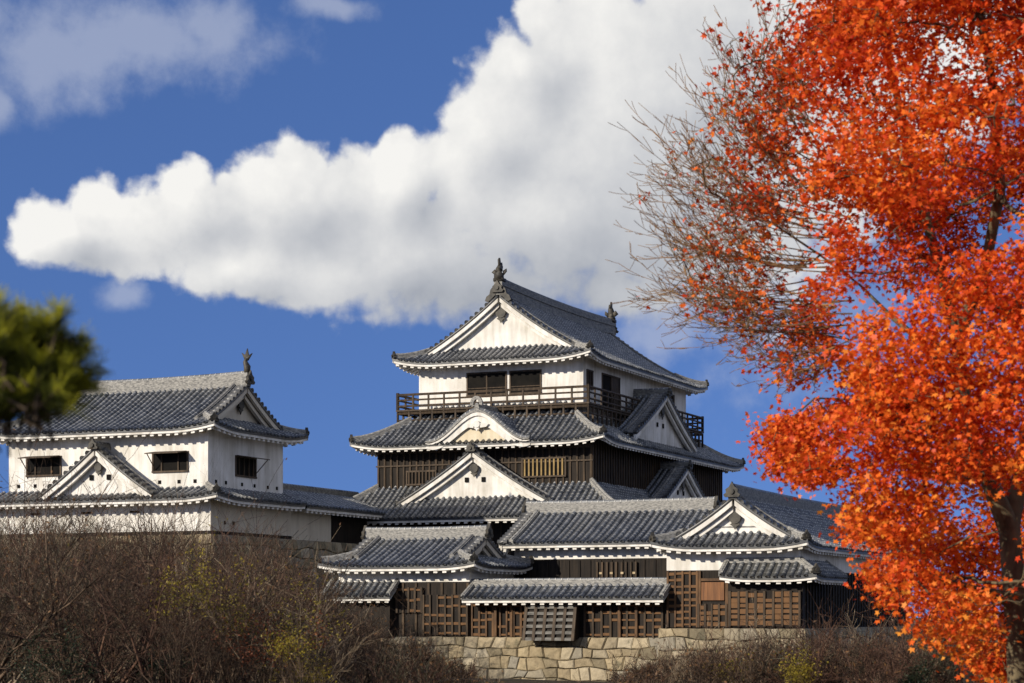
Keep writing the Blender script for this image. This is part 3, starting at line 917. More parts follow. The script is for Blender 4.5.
    c = [(bu0, bv0, 0), (bu1, bv0, 0), (bu1, bv1, 0), (bu0, bv1, 0)]
    for i in range(4): rails(c[i], c[(i + 1) % 4])
    rl.build('balcony_railing', RAILW, deck); st.build('balcony_bracket', RAILW, deck)
    # undulating gable over the front of the middle roof
    kc, kw = -6.2, 3.1
    def bell(x):
        t = min(1, abs(x) / kw); return 9.45 + 1.72 * (0.5 + 0.5 * math.cos(PI * t ** .92)) + .10 * t ** 6
    n = 32; xs = [-kw + 2 * kw * i / n for i in range(n + 1)]
    yv, yb = -1.28, 1.6
    pan, rib, bd, pn, tr = MB(), MB(), MB(), MB(), MB()
    vs = []; fs = []
    for x in xs: vs += [(kc + x, yv, bell(x)), (kc + x, yb, bell(x))]
    for i in range(n): fs.append((2 * i, 2 * i + 2, 2 * i + 3, 2 * i + 1))
    pan.add(vs, fs)
    for j in range(7):
        y = yv + .1 + j * .36
        pts = [Vector((kc + x, y, bell(x))) for x in xs]
        ups = []
        for x in xs:
            dz = (bell(x + .02) - bell(x - .02)) / .04; ups.append(Vector((-dz, 0, 1)).normalized())
        rib.half(pts, [Vector((0, 1, 0))] * len(pts), ups, .12 if j == 0 else RIBR, 0, j * .4)
    def arch(mb, o0, o1, y0, y1):
        vs = []; fs = []
        for x in xs: vs += [(kc + x, y0, bell(x) - o0), (kc + x, y1, bell(x) - o0), (kc + x, y1, bell(x) - o1 * (1 - .5 * (abs(x) / kw) ** 2)), (kc + x, y0, bell(x) - o1 * (1 - .5 * (abs(x) / kw) ** 2))]
        for i in range(n):
            for j in range(4): fs.append((4 * i + j, 4 * i + (j + 1) % 4, 4 * i + 4 + (j + 1) % 4, 4 * i + 4 + j))
        fs += [(0, 3, 2, 1), (4 * n, 4 * n + 1, 4 * n + 2, 4 * n + 3)]
        mb.add(vs, fs)
    arch(tr, .02, .14, yv - .06, yv + .3)
    arch(bd, .13, .34, yv - .02, yv + .16)
    arch(bd, .30, .80, yv + .08, yv + .2)
    ko = pan.build('arched_gable', TILE_PAN, k, True)
    rib.build('tile_rows', TILE_RIB, ko, True); bd.build('bargeboard', PLASTER, ko); tr.build('verge_tiles', RIDGE_LT, ko)
    pl = MB(); poly = [Vector((kc + x, yv + .24, bell(x) - .3)) for x in xs[5:-5]]; poly += [Vector((kc + xs[-6], yv + .24, 9.2)), Vector((kc + xs[5], yv + .24, 9.2))]
    pl.prism(poly, (0, .08, 0)); pl.build('gable_panel', CREAM, ko)
    gegyo(pn, Vector((kc, yv + .02, 10.36)), Vector((0, -1, 0)), Vector((1, 0, 0)), .4)
    for sx in (-1, 1): pn.prism([Vector((kc + sx * a, yv + .02, b)) for a, b in ((.18, 10.42), (.7, 10.36), (.55, 10.2), (.2, 10.16))], (0, -.06, 0))
    pn.build('gable_pendant', PLASTER, ko)
    ridge_line(ko, (kc, yv - .05, bell(0)), (kc, yb, bell(0)), .3, .26, RIDGE_LT, 0, False, 'gable_ridge', cap_r=.1)
    e = MB()
    ring = [(math.cos(a) * .36, math.sin(a) * .42 + .32) for a in [PI * i / 10 - .25 for i in range(11)] + [PI + .25]]
    inner = [(math.cos(a) * .17, math.sin(a) * .22 + .32) for a in [PI + .25 - (PI + .5) * i / 11 for i in range(12)]]
    e.prism([Vector((kc + a, yv - .12, bell(0) + b - .02)) for a, b in ring + inner], (0, .16, 0))
    e.build('gable_finial', RIDGE_LT, ko)
build_keep()

# ------------------------------------------------------------------ white turret on the left
TU, TV = -12.48, -18.51
def build_turret():
    k = castle_thing('corner_turret', 'white plastered two tiered turret with small shuttered windows left of the keep', 'turret', -18, -15, 3.85)
    up = wall(k, -24.1, TU, TV, -11.36, 5.0, 8.95, PLASTER, 'upper_wall')
    lo = wall(k, -27.5, TU + .35, TV - .35, -11.2, 3.85, 5.6, PLASTER, 'lower_wall')
    b = MB(); b.box((-27.6, TV - .42, 3.85), (TU + .42, TV - .34, 4.02)); b.box((TU + .34, TV - .41, 3.85), (TU + .42, -11.2, 4.02)); b.build('wall_sill', BOARD, lo)
    b = MB(); b.box((TU + .34, TV - .34, 4.0), (TU + .37, -11.2, 5.58)); b.build('side_wall', OLDPL, lo)
    window(up, 'F', -15.53, -13.65, 6.96, 7.79, TV, 2, shutter=True, label='shuttered window near the corner')
    window(up, 'F', -22.94, -21.0, 6.96, 7.79, TV, 2, shutter=True)
    window(up, 'R', -15.95, -14.14, 6.87, 7.73, TU, 4, shutter=True)
    holes(up, [(x, TV, 6.42) for x in (-15.2, -14.1, -13.2, -23.5, -22.5, -21.6)], Vector((0, -1, 0)), Vector((1, 0, 0)), .16, .17)
    holes(up, [(TU, y, 6.42) for y in (-17.8, -16.9, -15.4, -14.2, -12.9, -12.0)], Vector((1, 0, 0)), Vector((0, 1, 0)), .16, .17)
    holes(lo, [(TU + .37, y, 4.45) for y in (-17.6, -16.8)], Vector((1, 0, 0)), Vector((0, 1, 0)), .16, .17)
    holes(lo, [(x, TV - .35, 5.0) for x in (-22.2, -19.2, -16.4)], Vector((0, -1, 0)), Vector((1, 0, 0)), .55, .1)
    rf = Roof((-25.1, TU + .95, TV - .95, -10.4), 8.92, .40, .030, .28)
    roof, rd, rp, zr, RR = irimoya(k, rf, 'u', .95, 1.45, .95, ridge_h=.5, ridge_m=RIDGE_LT, ridge_w=.4, wallm=OLDPL, pendant=.55)
    s = MB(); p = rp[-1] + Vector((-.1, 0, .5))
    s.tube([p, p + Vector((0, 0, .3)), p + Vector((-.1, 0, .55)), p + Vector((-.05, 0, .8))], [.16, .18, .12, .05], 7)
    s.prism([p + Vector((a, -.04, b)) for a, b in ((-.1, .6), (-.3, 1.0), (-.1, .88), (.02, 1.2), (.1, .85), (.3, .95), (.06, .6))], (0, .08, 0))
    s.build('fish_finial', ONI, rd, True)
    # lower pent roof wrapping the front and the right side
    rl = Roof((-28.6, TU + 1.3, TV - 1.3, -10.0), 5.58, .36, .03, .22)
    pan, rib, eav, hip, oni = MB(), MB(), MB(), MB(), MB()
    rl.skirt(pan, rib, eav, 1.33, .95, 'F')
    P = rl.P('R'); dm = lambda a: min(a - rl.v0, 1.33)
    patch(pan, rib, P, rl.v0, -11.3, dm); eaves(eav, P, rl.v0, -11.3, dm, .95)
    o = pan.build('pent_roof', TILE_PAN, k); rib.build('tile_rows', TILE_RIB, o, True); eav.build('eaves', PLASTER, o); rl.hips(o, .1, 1.3, ('FR',))
    chidori(k, rl, 'F', -18.15, .62, 2.85, 8.1, .80, .03, 1.33, ridge_h=.22, pendant=.42)
build_turret()

def gable_roof_v(k, rf, R_, v0, v1, ov, ridge_h, ridge_m, name='roof'):
    pass

def build_gallery():
    k = castle_thing('connecting_gallery', 'long low gallery with tiled roof and ochre plaster wall linking turret to keep', 'gallery', -14.5, -6, 3.85)
    v0, v1 = -11.15, .6
    w = wall(k, -16.6, TU + .35, v0, -6.9, 2.6, 5.7, OLDPL, 'plaster_wall')
    wall(k, -16.6, TU + .33, -6.88, -1.52, 0.0, 5.65, BOARD, 'boarded_wall')
    b = MB(); b.box((TU + .33, v0, 3.4), (TU + .41, -6.9, 3.62)); b.build('wall_sill', BOARD, w)
    rf = Roof((-17.8, TU + 1.3, v0 - 30, v1 + 30), 5.56, .30, .008, 0)
    pan, rib, eav = MB(), MB(), MB()
    RR = (rf.u1 - rf.u0) / 2
    for sd in 'RL':
        patch(pan, rib, rf.P(sd), v0, .3, lambda a: RR, 8); eaves(eav, rf.P(sd), v0, -1.5, lambda a: 9, .95)
    o = pan.build('roof', TILE_PAN, k); rib.build('tile_rows', TILE_RIB, o, True); eav.build('eaves', PLASTER, o)
    ridge_line(k, (-14.5 + .1, v0, rf.zf(RR)), (-14.4, .4, rf.zf(RR)), .34, .22, RIDGE_DK, 0, False)
build_gallery()

# ------------------------------------------------------------------ small turret at the front left
F = -16.0
def build_small_turret():
    k = castle_thing('gatehouse_turret', 'low timber turret under a broad tiled roof with tiny gable at its right end', 'turret', -3.3, -13.5, -1.06)
    wall(k, -6.7, .1, F, -10.95, -1.06, 1.57, BOARD, 'boarded_wall')
    wall(k, -6.74, .14, F - .04, -10.9, 1.55, 2.45, PLASTER, 'plaster_band')
    battens(k, -6.7, .1, F, -10.95, -1.0, 1.5, .62, .11, .06, BATTEN)
    lattice(k, -2.2, .05, F - .07, -.95, .95, 6, 4, BATTEN, label='reddish lattice beside the roofed wall')
    lattice(k, -3.6, -2.3, F - .07, .1, 1.3, 4, 2, BATTEN)
    rf = Roof((-7.45, .8, F - .9, -10.05), 2.30, .34, .022, .2, 2.0)
    irimoya(k, rf, 'u', 1.0, 1.5, .88, ridge_h=.42, ridge_m=RIDGE_LT, ridge_w=.38, wallm=OLDPL, pendant=.3, sag=.05)
    pr = Roof((-7.15, -3.55, F - 1.0, 30), .90, .66, .04, .0)
    pan, rib, eav, sd = MB(), MB(), MB(), []
    P = pr.P('F'); dm = lambda a: 1.0
    patch(pan, rib, P, pr.u0, pr.u1, dm, 4); eaves(eav, P, pr.u0, pr.u1, dm, .95)
    for u in (pr.u0 + .06, pr.u1 - .06): sdb(sd, [P(u, d) + UP * .04 for d in (0, .35, .7, 1.0)], (1, 0, 0), .2, .14)
    o = pan.build('pent_roof', TILE_PAN, k); rib.build('tile_rows', TILE_RIB, o, True); eav.build('eaves', PLASTER, o); sdo(sd, o)
    b = MB(); b.box((-6.95, F - .45, -1.0), (-3.8, F - .05, .78)); b.build('boarded_bay', BOARD, k)
build_small_turret()

# ------------------------------------------------------------------ hall behind the roofed wall
def build_hall():
    k = castle_thing('long_hall', 'long dark timber hall with a wide plain tiled roof below the keep', 'hall', 5, -7.4, -1.06)
    UL, VF, VE = -.6, -10.0, -10.9
    wall(k, -.15, 12.0, VF, -4.8, -1.06, 2.74, BOARD, 'boarded_wall')
    wall(k, -.19, 11.5, VF - .04, -4.8, 2.72, 3.6, PLASTER, 'plaster_band')
    battens(k, -.15, 9.4, VF, -4.8, .5, 2.66, .55, .09, .05, BOARD)
    lattice(k, 4.2, 6.2, VF - .05, 1.75, 2.56, 8, 0, BATTEN)
    holes(k, [(x, VF - .14, 2.02) for x in (4.4, 4.95, 5.5, 6.1)], Vector((0, -1, 0)), Vector((1, 0, 0)), .14, .1, 'peg', PALEW)
    rf = Roof((UL, 40, VE, VE + 7), 3.50, .41, .020, 0)
    RR = 3.5; pan, rib, eav, hip, gw = MB(), MB(), MB(), [], MB()
    vbs = []
    for sd in 'FB':
        patch(pan, rib, rf.P(sd), UL, 12.2, lambda a: RR, 9); eaves(eav, rf.P(sd), UL, 11.8, lambda a: 9, .88)
        C = lambda d, sd=sd: rf.P(sd)(UL, d)
        vt, bd = MB(), MB()
        verge(vt, bd, C, (-1, 0, 0), None, (.05, RR - .05)); vbs.append((vt, bd))
        sdb(hip, [rf.P(sd)(UL + .6, RR * i / 8) + UP * .06 for i in range(9)], (1, 0, 0), .22, .16)
    gw.prism([Vector((UL + .4, VE + RR * i / 8, rf.zf(RR * i / 8) - .1)) for i in range(9)] + [Vector((UL + .4, VE + 7 - RR * i / 8, rf.zf(RR * i / 8) - .1)) for i in range(7, -1, -1)], (.1, 0, 0))
    o = pan.build('roof', TILE_PAN, k); rib.build('tile_rows', TILE_RIB, o, True); eav.build('eaves', PLASTER, o); sdo(hip, o)
    for vt, bd in vbs: vt.build('verge_tiles', VERGE, o, True); bd.build('bargeboard', PLASTER, o)
    gw.build('gable_wall', PLASTER, k)
    ridge_line(k, (UL - .05, -7.4, rf.zf(RR)), (9.3, -7.4, rf.zf(RR)), .38, .42, RIDGE_LT, .04, oni_h=.5)
build_hall()

# ------------------------------------------------------------------ gabled wing on the right
def build_wing():
    k = castle_thing('gabled_wing', 'timber wing with a white front gable and brown lattice walls beside the maple', 'hall', 12.9, -6, -.6)
    lo = wall(k, 9.85, 15.9, F, 5.0, -.6, 2.0, BOARD, 'boarded_wall')
    wall(k, 9.81, 15.94, F - .04, 5.04, 1.98, 3.2, PLASTER, 'plaster_band')
    battens(k, 9.85, 15.9, F, 5.0, -.55, 1.95, .5, .1, .05, BOARD, 'R')
    rf = Roof((9.35, 16.5, F - .9, 6.0), 3.02, .42, .052, .24, 2.2)
    irimoya(k, rf, 'v', .8, 1.2, .88, ridge_h=.42, ridge_m=RIDGE_DK, ridge_w=.4, sag=.06, pendant=.55)
    # horizontal slot on the gable, and the low roofs
    pr = Roof((12.55, 16.9, F - .95, 30), 1.66, .66, .04, .12, 1.5)
    pan, rib, eav, sd = MB(), MB(), MB(), []
    P = pr.P('F'); dm = lambda a: min(pr.u1 - a, 1.0)
    patch(pan, rib, P, pr.u0, pr.u1, dm, 4); eaves(eav, P, pr.u0, pr.u1, dm, .95)
    P2 = pr.P('R'); dm2 = lambda a: min(a - pr.v0, 1.0)
    patch(pan, rib, P2, pr.v0, -11.7, dm2, 4); eaves(eav, P2, pr.v0, -11.7, dm2, .95)
    sdb(sd, [P(pr.u0 + .06, d) + UP * .04 for d in (0, .35, .7, 1.0)], (1, 0, 0), .2, .14)
    sdb(sd, [P2(-11.76, d) + UP * .04 for d in (0, .35, .7, 1.0)], (0, 1, 0), .2, .14)
    sdb(sd, [Vector((12.6, F - .03, 2.40)), Vector((15.95, F - .03, 2.40))], (0, 1, 0), .2, .12)
    o = pan.build('pent_roof', TILE_PAN, k); rib.build('tile_rows', TILE_RIB, o, True); eav.build('eaves', PLASTER, o); sdo(sd, o); pr.hips(o, .08, 1.0, ('FR',), .24, .18)
    bay = wall(k, 12.75, 16.1, F - .28, F - .02, -.55, 1.42, BOARD, 'boarded_bay')
    lattice(k, 12.85, 16.0, F - .30, -.5, 1.05, 8, 5, BATTEN, BOARD, label='sunlit lattice of pale boards', w=.11, bh=.10, skip=.06)
    lattice(k, 9.9, 11.25, F - .03, -.55, 1.95, 4, 8, LATT, BOARD)
    lattice(k, 11.3, 12.6, F - .03, -.55, .5, 4, 3, BATTEN, BOARD, bh=.09)
    b = MB(); b.box((11.45, F - .1, .65), (12.5, F - .02, 1.45)); o = b.build('door', mk_simple('orange_board', (.10, .04, .014), (.25, .105, .035), 1.2, .6, .3, (7, 7, .5)), k); o['label'] = 'orange brown board panel'
    b = MB(); b.box((11.32, F - .09, 1.5), (12.6, F - .02, 1.62)); b.box((11.3, F - .1, -.55), (11.42, F - .02, 1.95)); b.box((12.55, F - .1, -.55), (12.68, F - .02, 1.95)); b.build('timber_frame', LATT, k)
    h = MB(); h.box((11.55, F - .9 + 1.17, 3.86), (14.2, F - .9 + 1.21, 3.92)); h.build('gable_slot', RIDGE_LT, k)
build_wing()

# ------------------------------------------------------------------ tile roofed timber wall above the stones
def build_roofed_wall():
    k = castle_thing('roofed_wall', 'tile capped dark timber wall with lattice standing on the stone wall', 'wall', 5, F, -1.05)
    w = wall(k, .2, 9.78, F + .02, F + .5, -1.05, .9, BOARD, 'boarded_wall')
    pr = Roof((.15, 9.95, F - .95, F + 1.4), .80, .45, .06, 0)
    RR = 1.175; pan, rib, eav, sd = MB(), MB(), MB(), []
    for s_ in 'FB':
        P = pr.P(s_); patch(pan, rib, P, pr.u0, pr.u1, lambda a: RR, 4); eaves(eav, P, pr.u0, pr.u1, lambda a: 9, .95)
        for u in (pr.u0 + .06, pr.u1 - .06): sdb(sd, [P(u, RR * i / 4) + UP * .04 for i in range(5)], (1, 0, 0), .2, .14)
    o = pan.build('roof', TILE_PAN, k); rib.build('tile_rows', TILE_RIB, o, True); eav.build('eaves', PLASTER, o); sdo(sd, o)
    ridge_line(k, (.1, F + .22, pr.zf(RR)), (9.98, F + .22, pr.zf(RR)), .32, .2, RIDGE_LT, 0, True, oni_w=.4, oni_h=.45, cap_r=.1)
    lattice(k, .3, 3.1, F, -1.0, .55, 8, 4, LATT, BOARD)
    lattice(k, 5.9, 9.6, F, -1.0, .55, 9, 4, BATTEN, BOARD)
    b = MB()
    for u in (1.5, 2.3, 7.6, 8.4): b.box((u - .06, F - .16, -1.0), (u + .06, F - .02, .58))
    b.build('brown_post', LATT, k)
    # projecting stone-drop bay with a sloping lattice face
    b = MB()
    u0, u1 = 3.25, 5.65
    b.prism([Vector((u0, F - .05, .6)), Vector((u0, F - .45, .6)), Vector((u0, F - .85, -1.12)), Vector((u0, F - .05, -1.05))], (u1 - u0, 0, 0))
    bo = b.build('drop_bay', BOARD, k)
    f = MB()
    for i in range(6):
        u = u0 + (u1 - u0) * i / 5
        f.prism([Vector((u - .07, F - .45, .62)), Vector((u - .07, F - .56, .62)), Vector((u - .07, F - .97, -1.16)), Vector((u - .07, F - .85, -1.16))], (.14, 0, 0))
    f.build('bay_post', RAILW, bo)
    f = MB()
    greyw = mk_simple('grey_board', (.05, .047, .042), (.20, .19, .17), 2, .7, .3, (.7, 3, 3))
    for j in range(6):
        z = .45 - j * .29; y = F - .45 - .4 * (.6 - z) / 1.72
        f.prism([Vector((u0 - .02, y + .02, z)), Vector((u0 - .02, y - .09, z - .03)), Vector((u0 - .02, y - .13, z - .16)), Vector((u0 - .02, y - .01, z - .16))], (u1 - u0 + .04, 0, 0))
    f.build('bay_board', greyw, bo)
build_roofed_wall()

# ------------------------------------------------------------------ fitted stone walls
def stone_face(mb, jb, p0, p1, ztop, zbot, batter, seed, el=0, er=0, row=.5):
    """courses of rough fitted blocks between p0 and p1 (u, v), leaning back by batter"""
    rnd = random.Random(seed)
    p0 = Vector((*p0, 0)); p1 = Vector((*p1, 0)); t = (p1 - p0); L = t.length; t.normalize(); n = Vector((t.y, -t.x, 0))
    rows = max(1, int((ztop - zbot) / row + .5)); hs = [(ztop - zbot) / rows] * rows
    def line(r, x):  # wavy course line
        if r == 0: return ztop
        if r == rows: return zbot
        return ztop - (ztop - zbot) * r / rows + .07 * math.sin(x * 1.1 + r * 2.3 + seed) + .045 * math.sin(x * 3.1 + r * 5.1)
    for r in range(rows):
        x = 0.0; xs = [0.0]
        while x < L:
            x += rnd.uniform(.36, .86); xs.append(min(x, L))
        lean = [rnd.uniform(-.12, .12) for _ in xs]
        lean[0] = lean[-1] = 0
        for i in range(len(xs) - 1):
            xa, xb = xs[i], xs[i + 1]
            if xb - xa < .12: continue
            g = .012
            mid = (xa + xb) / 2
            top = [(xa + lean[i] + g, line(r, xa) - g), (mid, line(r, mid) - g + rnd.uniform(-.03, .02)), (xb + lean[i + 1] - g, line(r, xb) - g)]
            bot = [(xb - lean[i + 1] - g, line(r + 1, xb) + g), (mid, line(r + 1, mid) + g + rnd.uniform(-.02, .03)), (xa - lean[i] + g, line(r + 1, xa) + g)]
            poly = top + bot
            cx = sum(a for a, b in poly) / 6; cz = sum(b for a, b in poly) / 6
            bulge = rnd.uniform(.03, .10)
            def pt(a, z, o):
                a = a + (ztop - z) * batter * (er * a / L - el * (1 - a / L))
                return p0 + t * a + n * (o + (ztop - z) * batter) + UP * z
            vs = [pt(a, z, -.10) for a, z in poly] + [pt(a, z, .0) for a, z in poly] + \
                 [pt(cx + (a - cx) * .84, cz + (z - cz) * .84, bulge * .75 + rnd.uniform(-.015, .015)) for a, z in poly] + [pt(cx + rnd.uniform(-.1, .1), cz, bulge + .01)]
            fs = []
            for j in range(6):
                q = (j + 1) % 6
                fs += [(j, q, 6 + q, 6 + j), (6 + j, 6 + q, 12 + q, 12 + j), (12 + j, 12 + q, 18)]
            mb.add(vs, fs)
    a, b = p0 + n * -.06, p1 + n * -.06
    jb.add([a + UP * (ztop - .02), b + UP * (ztop - .02), b + (n + t * er) * (ztop - zbot) * batter + UP * zbot, a + (n - t * el) * (ztop - zbot) * batter + UP * zbot], [(0, 1, 2, 3)])
    jb.add([a + UP * (ztop - .025), b + UP * (ztop - .025), b - n * .9 + UP * (ztop - .025), a - n * .9 + UP * (ztop - .025)], [(0, 1, 2, 3)])
def stone_thing(name, label, faces, org, top=None):
    k = castle_thing(name, label, 'stone wall', *org)
    mb, jb = MB(), MB()
    for f in faces: stone_face(mb, jb, *f)
    mb.build('stone_block', STONE, k); jb.build('joint', STONEJ, k)
stone_thing('stone_wall', 'pale fitted stone wall carrying the roofed timber wall, seen above the thicket',
            [((-9.5, F - .12), (9.62, F - .12), -1.0, -3.9, .16, 3)], (0, F, -3.9))
stone_thing('stone_wall', 'higher step of stone wall under the lattice wing, partly behind right shrubs',
            [((9.62, F - .5), (16.2, F - .5), -.58, -3.9, .14, 5, 0, 1), ((16.2, F - .5), (16.2, 8), -.58, -3.9, .14, 8, 1, 0), ((9.60, F + .3), (9.60, F - .5), -.58, -3.9, .0, 9)], (13, F, -3.9))
stone_thing('stone_wall', 'shaded stone base below the white turret, half hidden by bare branches',
            [((-28, TV - .75), (TU + .7, TV - .75), 3.84, -1.5, .18, 12, 0, 1), ((TU + .7, TV - .75), (TU + .7, -2.0), 3.84, -1.5, .18, 14, 1, 0)], (-18, TV, -1.5))
# ------------------------------------------------------------------ vegetation helpers (numpy)
def mesh_np(name, verts, faces_flat, nper, material, parent=None, smooth=False):
    off = Vector(OFF.get(parent.name, (0, 0, 0))) if parent else Vector((0, 0, 0))
    verts = np.asarray(verts, dtype=np.float32) - np.array(off, dtype=np.float32)
    faces_flat = np.asarray(faces_flat, dtype=np.int32).ravel()
    nf = len(faces_flat) // nper
    me = bpy.data.meshes.new(name)
    me.vertices.add(len(verts)); me.vertices.foreach_set('co', verts.ravel())
    me.loops.add(len(faces_flat)); me.loops.foreach_set('vertex_index', faces_flat)
    me.polygons.add(nf); me.polygons.foreach_set('loop_start', np.arange(0, nf * nper, nper, dtype=np.int32))
    me.update(calc_edges=True)
    me.materials.append(material)
    if smooth: me.polygons.foreach_set('use_smooth', [True] * nf)
    o = bpy.data.objects.new(name, me); COL.objects.link(o)
    if parent: o.parent = parent; OFF[o.name] = tuple(off)
    return o
def segs_mesh(A, B, ra, rb, n=3):
    """tapered prisms for many segments"""
    A = np.asarray(A, float); B = np.asarray(B, float); ra = np.asarray(ra, float); rb = np.asarray(rb, float)
    t = B - A; t /= np.maximum(np.linalg.norm(t, axis=1, keepdims=True), 1e-9)
    ref = np.tile(np.array([.13, .31, .94]), (len(A), 1))
    a = np.cross(t, ref); a /= np.maximum(np.linalg.norm(a, axis=1, keepdims=True), 1e-9); b = np.cross(t, a)
    V = np.zeros((len(A), 2 * n, 3))
    for k in range(n):
        an = 2 * PI * k / n; d = a * math.cos(an) + b * math.sin(an)
        V[:, k] = A + d * ra[:, None]; V[:, n + k] = B + d * rb[:, None]
    base = (np.arange(len(A)) * 2 * n)[:, None]
    Fq = np.concatenate([base + np.array([[k, (k + 1) % n, n + (k + 1) % n, n + k]]) for k in range(n)], axis=0)
    return V.reshape(-1, 3), Fq
def leaf_mesh(C, size, rng, star=True, flat=.6):
    """many small leaves (folded palmate stars or simple pointed leaves) at centres C"""
    n = len(C)
    nrm = rng.normal(size=(n, 3)); nrm[:, 2] = np.abs(nrm[:, 2]) + flat; nrm /= np.linalg.norm(nrm, axis=1, keepdims=True)
    a = np.cross(nrm, rng.normal(size=(n, 3))); a /= np.maximum(np.linalg.norm(a, axis=1, keepdims=True), 1e-9); b = np.cross(nrm, a)
    s = size * rng.uniform(.65, 1.25, n)
    if star:
        ang = []; rad = []
        for k, L in enumerate((.62, .9, 1.0, .9, .62)):
            th = (k - 2) * 1.0
            ang += [th - .5, th]; rad += [.46, L]
        ang.append(2.45); rad.append(.3); ang.append(PI); rad.append(.2)
        pol = [(math.sin(x) * r, math.cos(x) * r) for x, r in zip(ang, rad)]
    else:
        pol = [(0, -1), (.42, -.1), (0, 1), (-.42, -.1)]
    m = len(pol)
    V = np.zeros((n, m, 3))
    for k, (x, y) in enumerate(pol):
        droop = -.22 * (x * x + y * y)
        V[:, k] = C + (a * x + b * y + nrm * droop) * s[:, None] * .5
    Fq = (np.arange(n) * m)[:, None] + np.arange(m)[None]
    return V.reshape(-1, 3), Fq, m

def inpoly(px, py, poly):
    c = np.zeros(len(px), bool); j = len(poly) - 1
    for i in range(len(poly)):
        xi, yi = poly[i]; xj, yj = poly[j]
        k = ((yi > py) != (yj > py)) & (px < (xj - xi) * (py - yi) / (yj - yi + 1e-12) + xi)
        c ^= k; j = i
    return c

def grow(seedA, attract, step, infl, kill, iters, rng, tropism=(0, 0, 0), maxn=30000):
    """space colonisation: seedA = list of polylines (first is the trunk), returns nodes, parent"""
    nodes = []; par = []
    index = {}
    for line in seedA:
        last = -1
        for p in line:
            key = tuple(round(x, 3) for x in p)
            if key in index: last = index[key]; continue
            nodes.append(np.array(p, float)); par.append(last); last = len(nodes) - 1; index[key] = last
    nodes = np.array(nodes); par = list(par)
    att = attract.copy()
    near_d = np.full(len(att), 1e9); near_i = np.full(len(att), -1)
    def upd(lo):
        for i0 in range(lo, len(nodes), 64):
            blk = nodes[i0:i0 + 64]
            d = np.linalg.norm(att[:, None] - blk[None], axis=2)
            m = d.argmin(axis=1); dm = d[np.arange(len(att)), m]
            b = dm < near_d
            near_d[b] = dm[b]; near_i[b] = m[b] + i0
    upd(0)
    trop = np.array(tropism)
    for it in range(iters):
        alive = near_d > kill
        if alive.sum() == 0 or len(nodes) > maxn: break
        att = att[alive]; near_d = near_d[alive]; near_i = near_i[alive]
        act = near_d < infl
        if not act.any(): break
        ids = near_i[act]; dirs = att[act] - nodes[ids]; dirs /= np.linalg.norm(dirs, axis=1, keepdims=True)
        u = np.unique(ids)
        new = []; newp = []
        for k in u:
            d = dirs[ids == k].mean(axis=0) + trop + rng.normal(scale=.12, size=3)
            L = np.linalg.norm(d)
            if L < 1e-6: continue
            new.append(nodes[k] + d / L * step); newp.append(k)
        if not new: break
        lo = len(nodes)
        nodes = np.vstack([nodes, np.array(new)]); par += newp
        upd(lo)
    return nodes, np.array(par)
def radii(nodes, par, tip, expo):
    n = len(nodes); acc = np.zeros(n); r = np.zeros(n); ch = np.zeros(n, int)
    for i in range(n):
        if par[i] >= 0: ch[par[i]] += 1
    order = sorted(range(n), key=lambda i: -i)
    # children always have larger index than parents except reused seed joints
    depth = np.zeros(n, int)
    for i in range(n):
        depth[i] = 0 if par[i] < 0 else depth[par[i]] + 1
    for i in sorted(range(n), key=lambda i: -depth[i]):
        r[i] = max(tip, acc[i] ** (1 / expo)) if ch[i] else tip
        if par[i] >= 0: acc[par[i]] += r[i] ** expo
    return r, ch

